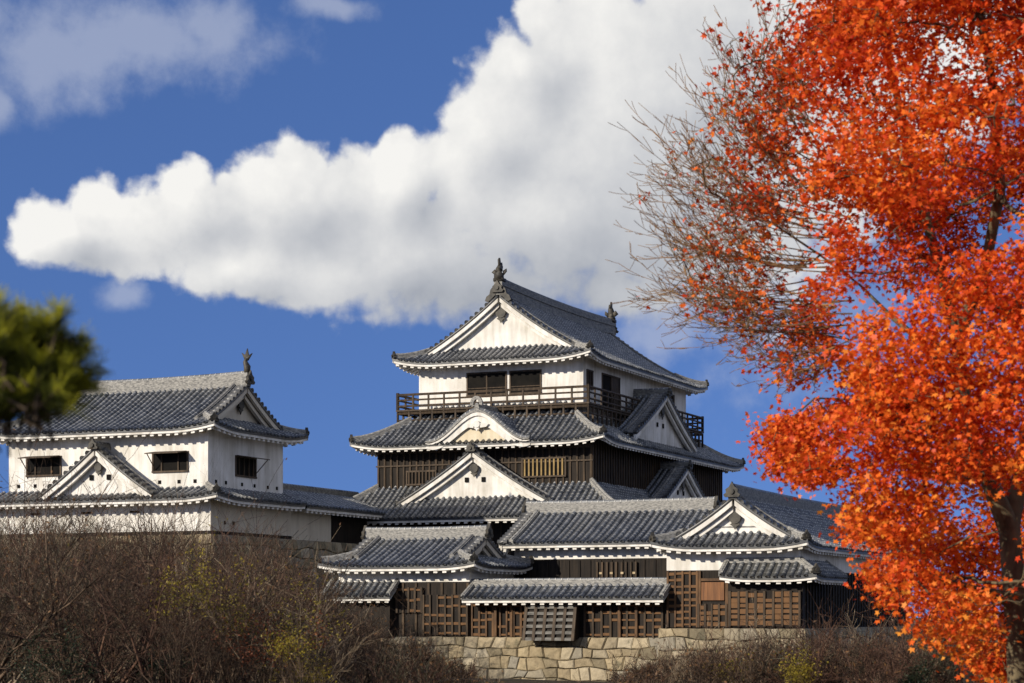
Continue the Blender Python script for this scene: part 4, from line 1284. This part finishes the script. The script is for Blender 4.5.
# ------------------------------------------------------------------ the maple
MY = 25.0
def at_px(px, py, y):            # a world point given a bearing seen from the path and its distance
    return np.array([(px - 512) / 2050 * y, y, (615 - py) / 2050 * y])
def build_maple():
    rng = np.random.default_rng(5)
    base = at_px(1022, 0, MY); base[2] = terrain_z(base[0], MY) - .05
    k = empty('maple_tree', tuple(base), 'large maple in orange red autumn leaf with bare twigs on the castle side', 'tree')
    g = lambda *a: [tuple(at_px(x, y, d)) for x, y, d in a]
    fork = (1009, 528, MY)
    trunk = [tuple(base)] + g((1020, 690, MY), (1016, 610, MY), fork)
    J1, J2, J3 = (985, 470, 24.8), (960, 380, 24.5), (1022, 470, 25.2)
    limbs = [trunk,
        g(fork, J1, (968, 425, 24.6), J2, (958, 335, 24.4), (940, 270, 24.2), (918, 190, 24.0), (900, 110, 24.0), (885, 40, 24.0), (875, -30, 24)),
        g(J2, (925, 345, 25.0), (890, 315, 25.3), (860, 285, 25.6), (820, 255, 25.8), (775, 225, 26.0), (735, 205, 26.0)),
        g(J1, (940, 440, 25.2), (900, 415, 25.6), (860, 400, 25.8), (815, 398, 26), (790, 420, 26)),
        g(J1, (950, 480, 24.0), (915, 470, 23.6), (880, 450, 23.4)),
        g(fork, J3, (1040, 380, 25.6), (1050, 280, 26), (1045, 170, 26.2), (1035, 60, 26.4), (1030, -60, 26.5)),
        g(J3, (1075, 430, 24.2), (1130, 370, 23.6), (1190, 300, 23.2)),
        g((1040, 380, 25.6), (1090, 330, 26.8), (1150, 240, 27.6), (1190, 150, 28)),
        g((958, 335, 24.4), (985, 270, 23.6), (1000, 190, 23.0), (995, 100, 22.8), (980, 10, 22.6)),
        g((918, 190, 24.0), (880, 150, 24.4), (840, 110, 24.8), (800, 80, 25), (760, 60, 25)),
        g((890, 315, 25.3), (850, 340, 25.6), (800, 330, 26), (750, 300, 26.2), (710, 290, 26.2)),
        g((1016, 610, MY), (985, 590, 24.6), (945, 580, 24.2), (905, 565, 24.0)),
        g((1016, 610, MY), (1050, 575, 25.6), (1100, 560, 26), (1150, 540, 26.2))]
    leafy = [(800, -310), (790, -60), (800, 15), (770, 45), (778, 95), (752, 135), (778, 180), (815, 215), (842, 262), (806, 300), (792, 345), (845, 368), (846, 398), (765, 425), (768, 468), (800, 486),
             (852, 486), (846, 520), (852, 565), (884, 606), (930, 648), (972, 662), (978, 700), (1300, 760), (1300, -310)]
    sparse = [(648, 165), (672, 130), (705, 60), (728, 10), (790, -20), (790, 60), (770, 130), (800, 200), (835, 260), (800, 300), (790, 345), (740, 362), (690, 340), (655, 300), (645, 230)]
    c = np.array([6.9, 25.3, 4.4]); rad = np.array([6.2, 4.6, 6.6])
    # irregular sprays: leaf pads of differing size scattered through the crown
    pc = rng.normal(size=(330, 3)); pc /= np.linalg.norm(pc, axis=1, keepdims=True)
    pc = c + pc * rad * (rng.uniform(.35, 1, 330) ** .5)[:, None]; pr_ = rng.uniform(.42, 1.0, 330)
    tl = rng.normal(scale=.22, size=(330, 2))
    def in_pads(p):
        d = p[:, None] - pc[None]
        dz = d[:, :, 2] + d[:, :, 0] * tl[None, :, 0] + d[:, :, 1] * tl[None, :, 1]
        return ((d[:, :, 0] ** 2 + d[:, :, 1] ** 2) / pr_ ** 2 + dz ** 2 / (pr_ * .55) ** 2 < 1).any(axis=1)
    def sample(n, poly, shell):
        out = []
        while len(out) < n:
            p = rng.normal(size=(20000, 3)); p /= np.linalg.norm(p, axis=1, keepdims=True)
            p = c + p * rad * (rng.uniform(shell, 1, 20000) ** .6)[:, None]
            px = 512 + 2050 * p[:, 0] / p[:, 1]; py = 615 - 2050 * p[:, 2] / p[:, 1]
            kx = inpoly(px, py, poly) & (p[:, 2] > -.9)
            if shell: kx &= in_pads(p)
            if shell:              # the castle side has shed most of its leaves
                kx &= rng.random(len(px)) < np.where(py < 270, np.clip((px - 735) / 130, .06, 1) ** 1.3, 1.0)
            out += list(p[kx])
        return np.array(out[:n])
    LA = sample(10500, leafy, .45)
    BA = sample(120, sparse, 0.0)
    BA = BA[np.abs(BA[:, 1] - 25.8) < 2.4]
    nodes, par = grow(limbs, np.vstack([LA, BA]), .16, 2.6, .22, 120, rng, (0, 0, .03))
    r, ch = radii(nodes, par, .0058, 2.35)
    r[0] = max(r[0], .19)
    scale = .135 / max(r[3], 1e-3)
    big = r > .012
    r = np.where(big, np.minimum(.012 + (r - .012) * scale, .23), r)
    npx = 512 + 2050 * nodes[:, 0] / nodes[:, 1]
    r = np.where((npx < 870) & (r > .012), r * .5, r)
    idx = np.array([i for i in range(len(nodes)) if par[i] >= 0])
    A, B = nodes[par[idx]], nodes[idx]
    trunkm = r[idx] > .055
    V, Fq = segs_mesh(A[trunkm], B[trunkm], r[par[idx]][trunkm], r[idx][trunkm], 9)
    t = mesh_np('trunk', V, Fq, 4, MBARK, k, True)
    br = ~trunkm
    V, Fq = segs_mesh(A[br], B[br], np.minimum(r[par[idx]][br], r[idx][br] * 1.6), r[idx][br], 4)
    mesh_np('branches', V, Fq, 4, MBARK, k)
    # long straight shoots fanning out of the thin left side, nearly leafless
    tA, tB, ra, rb, tw_ends = [], [], [], [], []
    outline = [(742, -25), (726, 5), (706, 45), (692, 78), (674, 105), (664, 128), (650, 155), (638, 178), (634, 205), (632, 228), (636, 255), (644, 285), (664, 308), (682, 330), (704, 352), (735, 366), (770, 372)]
    def shoot(p, d, L, r, n, depth):
        for s_ in range(n):
            q2 = p + d * (L / n); tA.append(p); tB.append(q2); ra.append(r); rb.append(max(r * .86, .0042)); r = max(r * .86, .0042)
            if depth and s_ > 0:
                for c_ in range(rng.integers(1, 3)):
                    e = d + rng.normal(scale=.42, size=3) + np.array([0, 0, .20]); e /= np.linalg.norm(e)
                    shoot(q2, e, L * rng.uniform(.22, .42) * (1 if depth > 1 else .8), r * .62, 4 if depth > 1 else 3, depth - 1)
            d = d + rng.normal(scale=.055, size=3) + np.array([.006, 0, .045]); d /= np.linalg.norm(d); p = q2
            if depth <= 1: tw_ends.append(p)
    for q in range(74):
        f = rng.uniform(0, len(outline) - 1.001); i0 = int(f); f -= i0
        ox = outline[i0][0] * (1 - f) + outline[i0 + 1][0] * f; oy = outline[i0][1] * (1 - f) + outline[i0 + 1][1] * f
        sx_, sy_ = rng.uniform(800, 860), .62 * oy + 128 + rng.uniform(-18, 18)
        a = at_px(sx_, sy_, rng.uniform(24.6, 25.6)); b = at_px(ox + rng.uniform(14, 44), oy + rng.uniform(-8, 8) + 12, rng.uniform(24.2, 27.2))
        L = np.linalg.norm(b - a)
        d0 = (b - a) / L + np.array([-.05, 0, -.16]); d0 /= np.linalg.norm(d0)
        shoot(a, d0, L * .86, rng.uniform(.010, .016), 8, 2)
    V, Fq = segs_mesh(tA, tB, ra, rb, 3)
    mesh_np('twigs', V, Fq, 4, MTWIG, k)
    # leaves around every thin node of the leafy part, a few on the bare side
    px = 512 + 2050 * nodes[:, 0] / nodes[:, 1]; py = 615 - 2050 * nodes[:, 2] / nodes[:, 1]
    lf = np.where(inpoly(px, py, leafy) & ~((px > 985) & (py > 500) & (nodes[:, 1] < 25.6)) & (r < .016) & (py > -320))[0]
    C = []
    for i in lf:
        m = rng.integers(5, 9)
        C.append(nodes[i] + rng.normal(scale=(.11, .11, .085), size=(m, 3)))
    for e in tw_ends:
        x = 512 + 2050 * e[0] / e[1]; y_ = 615 - 2050 * e[2] / e[1]
        pr = min(.55, max(.012, ((x - 672) / 150) ** 1.4 if x > 672 else .012)) * (1.0 if 30 < y_ < 310 else .35)
        if rng.random() < pr * .30:
            C.append(e + rng.normal(scale=.06, size=(rng.integers(2, 7), 3)))
    for a in LA:
        ax, ay = 512 + 2050 * a[0] / a[1], 615 - 2050 * a[2] / a[1]
        if ax > 985 and ay > 500 and a[1] < 25.6 and abs(ax - (1012 + (ay - 520) * .08)) < 24: continue
        m = rng.integers(13, 21)
        C.append(a + rng.normal(scale=(.135, .135, .065), size=(m, 3)))
    C = np.vstack(C)
    V, Fq, m = leaf_mesh(C, .100, rng, True, .25)
    mesh_np('crown', V, Fq, m, MAPLE, k)
    print('maple nodes', len(nodes), 'leaves', len(C))
build_maple()

# ------------------------------------------------------------------ pine reaching in at the left
def build_pine():
    rng = np.random.default_rng(9)
    D = 7.6
    base = (-3.35, 7.9, terrain_z(-3.35, 7.9) - .05)
    k = empty('pine_tree', base, 'dark pine bough with fresh needle tips in sunlit yellow green hanging before the white turret roof', 'tree')
    b = MB()
    tr = [base, (-3.3, 7.9, -.6), (-3.36, 7.85, .6), (-3.25, 7.8, 1.6), (-3.3, 7.8, 2.5), (-3.2, 7.85, 3.2)]
    b.tube(tr, [.14, .12, .11, .09, .06, .03], 9); b.build('trunk', PBARK, k, True)
    limbs = [[tr[2], (-2.8, 7.75, .70), (-2.3, 7.7, .76), (-2.0, 7.65, .84), (-1.78, 7.6, .95), (-1.66, 7.6, 1.03)],
             [(-2.3, 7.7, .76), (-2.05, 7.5, .90), (-1.85, 7.45, 1.05)],
             [(-2.0, 7.65, .84), (-1.82, 7.75, .82), (-1.66, 7.8, .86)],
             [(-2.8, 7.75, .70), (-2.4, 7.9, .9), (-2.1, 7.9, 1.08)],
             [tr[3], (-3.9, 7.6, 1.9), (-4.4, 7.5, 2.3)], [tr[3], (-3.3, 8.4, 2.0), (-3.2, 9.0, 2.4)], [tr[4], (-3.6, 7.3, 2.9), (-3.9, 6.9, 3.2)]]
    lb = MB(); cent = []
    for L in limbs:
        lb.tube(L, [.05 - .04 * i / (len(L) - 1) for i in range(len(L))], 6)
        for i in range(len(L) - 1):
            for q in range(5):
                p = np.array(L[i]) + (np.array(L[i + 1]) - np.array(L[i])) * q / 5
                cent.append(p)
    lb.build('branches', PBARK, k)
    old, new = ([], []), ([], [])
    def spray(c, d, L, n, nl):
        """a shoot of length L along d with needles angled forward; the end third is fresh growth in a sunlit colour"""
        t = rng.uniform(0, 1, n); s = c + d * (t * L)[:, None]
        e = rng.normal(size=(n, 3)); e -= (e @ d)[:, None] * d; e /= np.linalg.norm(e, axis=1, keepdims=True)
        v = e * .75 + d * rng.uniform(.45, .95, n)[:, None]; v /= np.linalg.norm(v, axis=1, keepdims=True)
        E = s + v * (nl * rng.uniform(.7, 1.15, n))[:, None]
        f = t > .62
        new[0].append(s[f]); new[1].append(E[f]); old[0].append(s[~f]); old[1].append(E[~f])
    SA, SB = [], []
    for c in cent:
        near = c[0] > -2.4
        for q in range(7 if near else 2):
            d = rng.normal(size=3) * np.array([.8, .9, .5]) + np.array([.25, 0, .55]); d /= np.linalg.norm(d)
            L = rng.uniform(.08, .17)
            p = c + rng.normal(scale=.02, size=3)
            SA.append(p); SB.append(p + d * L); spray(p, d, L, 70, .075)
    # the leafy pad of side shoots at the bough's end
    for q in range(165):
        x = rng.uniform(-2.14, -1.665); u_ = (x + 1.80) / .20
        top = 1.10 - (.20 * u_ ** 2 if u_ > 0 else -.05 * min(1, -u_)) - .05 * math.sin(x * 31)
        lo_ = .69 + max(0, x + 1.75) * 1.1 - .35 * max(0, -1.86 - x)
        z = rng.uniform(lo_, max(top - .10, lo_ + .03))
        d = np.array([rng.normal(scale=.5) + .8 * max(0, u_), rng.normal(scale=.5), .75 + rng.normal(scale=.3)]); d /= np.linalg.norm(d)
        p = np.array([x, rng.uniform(7.35, 7.85), z]); L = rng.uniform(.08, .15)
        if rng.random() < .16: p = p + np.array([.05 * max(0, u_) + .02, 0, .06])
        SA.append(p - d * .10); SB.append(p + d * L); spray(p, d, L, 80, .075)
    V, Fq = segs_mesh(SA, SB, np.full(len(SA), .006), np.full(len(SA), .003), 4); mesh_np('sprays', V, Fq, 4, PBARK, k)
    for nm, (a_, b_), m_ in (('crown', old, NEEDLE), ('sunlit_new_growth', new, SUN_NEWN)):
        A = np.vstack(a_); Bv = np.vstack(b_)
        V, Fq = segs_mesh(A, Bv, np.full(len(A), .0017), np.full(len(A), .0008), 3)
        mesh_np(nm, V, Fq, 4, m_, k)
build_pine()

# ------------------------------------------------------------------ bare shrubs
def shrub(rng, base, h, spread, n_stem, lv, A, B, ra, rb, leaves=None, thick=1.0, lean=(0, 0, 0)):
    lean = np.array(lean)
    def br(p, d, L, r, depth):
        segs = 3
        for s in range(segs):
            q = p + d * L / segs
            A.append(p); B.append(q); ra.append(r); rb.append(r * .82); r *= .82
            d = d + rng.normal(scale=.10, size=3) + np.array([0, 0, .04]); d /= np.linalg.norm(d)
            p = q
            if depth > 0 and (s > 0 or depth < lv):
                for c in range(rng.integers(1, 3)):
                    e = d + rng.normal(scale=.62, size=3) + np.array([0, 0, .15]); e /= np.linalg.norm(e)
                    br(p, e, L * rng.uniform(.45, .75), r * .62, depth - 1)
        if leaves is not None and depth <= 1: leaves.append(p)
    for s in range(n_stem):
        an = rng.uniform(0, 2 * PI); t = rng.uniform(.1, 1) * spread
        d = np.array([math.cos(an) * t, math.sin(an) * t, 1.0]) + lean; d /= np.linalg.norm(d)
        br(base + np.array([math.cos(an), math.sin(an), 0]) * .12 * rng.random(), d, h * rng.uniform(.55, .85), .020 * thick * rng.uniform(.7, 1.2), lv)

TW2 = mk_island('grey_twig', [(0, (.008, .008, .005)), (.4, (.032, .030, .018)), (.7, (.09, .08, .05)), (1, (.24, .21, .15))], .85)
TW3 = mk_island('red_twig', [(0, (.012, .006, .004)), (.45, (.042, .021, .014)), (.75, (.12, .064, .042)), (1, (.26, .17, .12))], .85)
TW4 = mk_island('straw_twig', [(0, (.06, .042, .026)), (.4, (.17, .125, .08)), (1, (.42, .34, .24))], .85)
PROTO = {}
def proto(kind, n):
    if (kind, n) not in PROTO:
        rng = np.random.default_rng(100 * n + len(kind))
        A, B, ra, rb, lv = [], [], [], [], []
        if kind == 'full': shrub(rng, np.zeros(3), 1.0, .75, 6, 3, A, B, ra, rb, lv, .75)
        elif kind == 'arch': shrub(rng, np.zeros(3), .85, .35, 3, 3, A, B, ra, rb, lv, 1.25, (rng.choice([-.8, .8]), 0, 0))
        else: shrub(rng, np.zeros(3), 1.0, .22, 3, 2, A, B, ra, rb, lv, .75)
        PROTO[(kind, n)] = tuple(np.array(x) for x in (A, B, ra, rb, lv))
    return PROTO[(kind, n)]
def thicket(name, label, spots, seed, dry):
    rng = np.random.default_rng(seed)
    VV, FF, MI, LV, nv = [], [], [], [], 0
    for (x, y, h, kind) in spots:
        A, B, ra, rb, lv = proto(kind, int(rng.integers(0, 6)))
        an = rng.uniform(0, 2 * PI); c, s = math.cos(an), math.sin(an)
        w = rng.uniform(.85, 1.25)
        Rm = np.array([[c * w, -s * w, 0], [s * w, c * w, 0], [0, 0, 1]]) * h
        o = np.array([x, y, terrain_z(x, y) - .05])
        V, Fq = segs_mesh(A @ Rm.T + o, B @ Rm.T + o, np.maximum(ra * h ** .5, .0020 + .000055 * y), np.maximum(rb * h ** .5, .0016 + .00005 * y), 3)
        VV.append(V); FF.append(Fq + nv); nv += len(V)
        tone = rng.choice([0, 1, 2, 3], p=[.50, .14, .32, .04] if kind == 'full' else [.2, .1, .35, .35] if kind == 'arch' else [.3, .1, .4, .2])
        MI.append(np.full(len(Fq), tone, dtype=np.int32))
        q = lv[rng.random(len(lv)) < dry * rng.choice([.1, .4, 2.2])]
        LV.append(q @ Rm.T + o)
    C = np.vstack(LV); C = C + rng.normal(scale=.05, size=C.shape)
    V2, F2, m = leaf_mesh(C, .07, rng, False, .2)
    VV.append(V2); FF.append(F2 + nv); MI.append(np.full(len(F2), 4, dtype=np.int32))
    o = mesh_np(name, np.vstack(VV), np.vstack(FF), 4, TWIG)
    for m_ in (TW2, TW3, TW4, DRYLEAF): o.data.materials.append(m_)
    o.data.polygons.foreach_set('material_index', np.concatenate(MI))
    o['label'] = label; o['kind'] = 'stuff'
def top_left(px):     # height of the thicket's outline against the bearing
    return float(np.interp(px, [-60, 0, 40, 100, 200, 250, 300, 330, 400, 440, 500, 540], [478, 490, 516, 530, 532, 542, 568, 612, 640, 656, 684, 698]))
def spots_left():
    rng = np.random.default_rng(21); out = []
    for y in [33, 38, 43, 48, 53, 58, 63, 68, 73, 78, 83, 87, 90.5]:
        for px in np.arange(-90, 540, 34):
            p = px + rng.uniform(-15, 15); yy = y + rng.uniform(-1.6, 1.6)
            x = (p - 512) / 2050 * yy
            zt = (615 - top_left(p)) / 2050 * yy
            hmax = zt - terrain_z(x, yy)
            if hmax < .6: continue
            h = min(hmax * rng.uniform(.70, 1.0), rng.uniform(2.2, 3.8))
            out.append((x, yy, h / 1.25, 'full'))
            if rng.random() < .6: out.append((x + rng.uniform(-.5, .5), yy, max(.5, min(hmax + rng.uniform(-.2, 1.0 if p < 240 else .15), 4.0) / 1.25), 'whip'))
            if rng.random() < .45 and yy < 62: out.append((x, yy, h / 1.05, 'arch'))
    return out
def spots_right():
    rng = np.random.default_rng(33); out = []
    for y in [30, 37, 44, 50, 56, 62, 68, 74, 80, 85]:
        for px in np.arange(570, 1120, 30):
            p = px + rng.uniform(-15, 15); yy = y + rng.uniform(-2, 2)
            x = (p - 512) / 2050 * yy
            tp = float(np.interp(p, [480, 570, 620, 680, 740, 800, 960, 1100], [720, 705, 672, 652, 645, 640, 628, 640]))
            hmax = (615 - tp) / 2050 * yy - terrain_z(x, yy)
            if hmax < .35: continue
            out.append((x, yy, min(hmax, 3.2) * rng.uniform(.7, 1.0) / 1.25, 'full'))
            if rng.random() < .6: out.append((x, yy, min(hmax + rng.uniform(.1, .9), 4) / 1.25, 'whip'))
            if rng.random() < .30 and yy < 60: out.append((x, yy, min(hmax, 3.0) / 1.05, 'arch'))
    return out
thicket('bare_thicket', 'dense brown leafless thicket covering the slope below the turret', spots_left(), 4, .25)
thicket('bare_thicket', 'grey brown leafless thicket in front of the right stone wall', spots_right(), 6, .22)

def leafy_bush(px, py, y, r, n, label, m=None, cat='bush', name='leafy_bush'):
    rng = np.random.default_rng(int(px * 7 + py))
    p = at_px(px, py, y); gz = terrain_z(p[0], y)
    k = empty(name, (p[0], y, gz), label, cat, None)
    A, B, ra, rb, lv = [], [], [], [], []
    shrub(rng, np.array([p[0], y, gz - .05]), max(p[2] - gz, .8) * .62, .45, 5, 3, A, B, ra, rb, lv)
    V, Fq = segs_mesh(A, B, ra, rb, 3); mesh_np('stem', V, Fq, 4, TWIG, k)
    lv = np.array(lv); d = np.linalg.norm((lv - p) * np.array([1, .7, 1]), axis=1); lv = lv[np.argsort(d)][:n]
    C = np.repeat(lv, 8, axis=0) + rng.normal(scale=.075, size=(len(lv) * 8, 3))
    V, Fq, mm = leaf_mesh(C, .046, rng, False, .4); mesh_np('foliage', V, Fq, mm, m or YLEAF, k)
for a in [(206, 556, 31, 84, 'yellow leaved bush below the right end of the white turret wall', YLEAF),
          (242, 556, 32, 80, 'yellow green bush beneath the ochre gallery wall', YLEAF),
          (306, 600, 30, 120, 'golden bush left of the small pent roof', YLEAF),
          (170, 560, 30, 44, 'thin yellow bush under the middle of the turret base', YLEAF),
          (300, 634, 31, 100, 'yellow bush low in the thicket below the golden one', YLEAF),
          (800, 654, 30, 120, 'yellow leaved bush at the right end of the stone wall', YLEAF),
          (728, 652, 32, 52, 'small yellow shrub in front of the stone wall', YLEAF),
          (268, 578, 31, 140, 'russet leaved bush at the top of the slope left of the timber turret', RLEAF),
          (285, 596, 32, 220, 'dark green bush beside the golden bush on the slope', GLEAF),
          (60, 610, 30, 220, 'dark green bush deep in the left thicket', GLEAF),
          (160, 630, 32, 180, 'dark green bush low in the middle of the left thicket', GLEAF),
          (900, 660, 30, 220, 'dark green bush under the lowest maple leaves', GLEAF)]:
    leafy_bush(a[0], a[1], a[2], .8, a[3], a[4], a[5])

# tall whippy saplings standing in front of the white wall and the stones
def sapling(px, ptop, y, label, lean=0.0, thick=.7, lv=2):
    rng = np.random.default_rng(int(px * 13 + ptop))
    x = (px - 512) / 2050 * y; gz = terrain_z(x, y); h = (615 - ptop) / 2050 * y - gz
    A, B, ra, rb = [], [], [], []
    shrub(rng, np.array([x, y, gz - .05]), h * (1.05 if lv == 2 else .8), .10 if lv == 2 else .3, 3, lv, A, B, ra, rb, None, thick, (lean, 0, 0))
    V, Fq = segs_mesh(A, B, ra, rb, 4)
    o = mesh_np('bare_sapling', V, Fq, 4, TWIG)
    me = o.data; org = Vector((x, y, gz)); me.transform(Matrix.Translation(-org)); o.location = org
    tag(o, label, 'sapling', 'bare saplings in the thicket')
for a in [(28, 452, 78, 'tall leafless sapling crossing the left shuttered window', .12), (62, 492, 80, 'leafless sapling in front of the lower gable left corner', .1), (110, 500, 82, 'leafless sapling below the small turret gable', -.05),
          (128, 498, 83, 'thin leafless sapling against the white lower wall', .08), (165, 500, 84, 'leafless sapling rising over the white wall below the corner window', .05), (196, 502, 82, 'leafless sapling at the right corner of the white wall', .06),
          (408, 585, 80, 'pale leafless sapling before the dark timber turret', .05), (372, 590, 78, 'leafless sapling below the small pent roof', .1), (440, 600, 78, 'leafless sapling left of the lattice', -.05), (800, 612, 78, 'leafless sapling before the dark side wall of the wing', .1)]:
    sapling(*a)

# thick arching stems standing out of the near thicket
for a in [(20, 520, 36, 'thick arching bare stem at the far left of the near thicket', .55), (85, 560, 35, 'arching bare stem bending right below the lower gable', .7),
          (150, 580, 36, 'crooked bare stem in the middle of the left thicket', -.6), (215, 590, 34, 'arching bare stem below the yellow bush', .6),
          (270, 610, 36, 'dark leaning stem beside the golden bush', -.5), (360, 632, 37, 'arching bare stem under the small pent roof', .6), (700, 645, 38, 'arching bare stem before the middle of the stone wall', .6), (870, 636, 38, 'leaning bare stem before the dark side wall', -.5)]:
    sapling(*a, thick=1.25, lv=3)

# a leaning dead limb in the near thicket
def dead_tree():
    y = 44; rng = np.random.default_rng(3)
    pts = [at_px(-70, 700, y), at_px(0, 668, y), at_px(62, 650, y + .3), at_px(112, 627, y + .5), at_px(138, 614, y + .6), at_px(143, 596, y + .7), at_px(150, 570, y + .8)]
    gx = pts[0]; gz = terrain_z(gx[0], y)
    k = empty('bare_tree', (gx[0], y, gz), 'leaning leafless tree with one pale crooked limb low at left', 'tree')
    b = MB(); b.tube([(gx[0], y, gz - .1)] + [tuple(p) for p in pts], [.14, .13, .10, .085, .07, .055, .04, .02], 8); b.build('trunk', MBARK, k, True)
    A, B, ra, rb = [], [], [], []
    for p in pts[1:]:
        for q in range(4):
            d = np.array([rng.normal(scale=.6) + .2, rng.normal(scale=.4), .8]); 
            shrub(rng, p, 1.5, .7, 1, 2, A, B, ra, rb, None, 1.0, tuple(d * .5))
    V, Fq = segs_mesh(A, B, ra, rb, 4); mesh_np('branches', V, Fq, 4, TWIG, k)
dead_tree()

# dark post under the maple
def post():
    p = at_px(968, 656, 27); gz = terrain_z(p[0], 27)
    k = empty('wooden_post', (p[0], 27, gz), 'thin dark post standing under the maple at lower right', 'post')
    b = MB(); b.box((p[0] - .05, 26.95, gz - .05), (p[0] + .05, 27.05, p[2] - .05)); b.build('shaft', POSTM, k)
    b = MB(); b.prism([(p[0] - .06, 26.94, p[2] - .05), (p[0] + .06, 26.94, p[2] - .05), (p[0] + .06, 26.94, p[2] - .01), (p[0], 26.94, p[2] + .02), (p[0] - .06, 26.94, p[2] - .01)], (0, .12, 0)); b.build('post_cap', POSTM, k)
post()
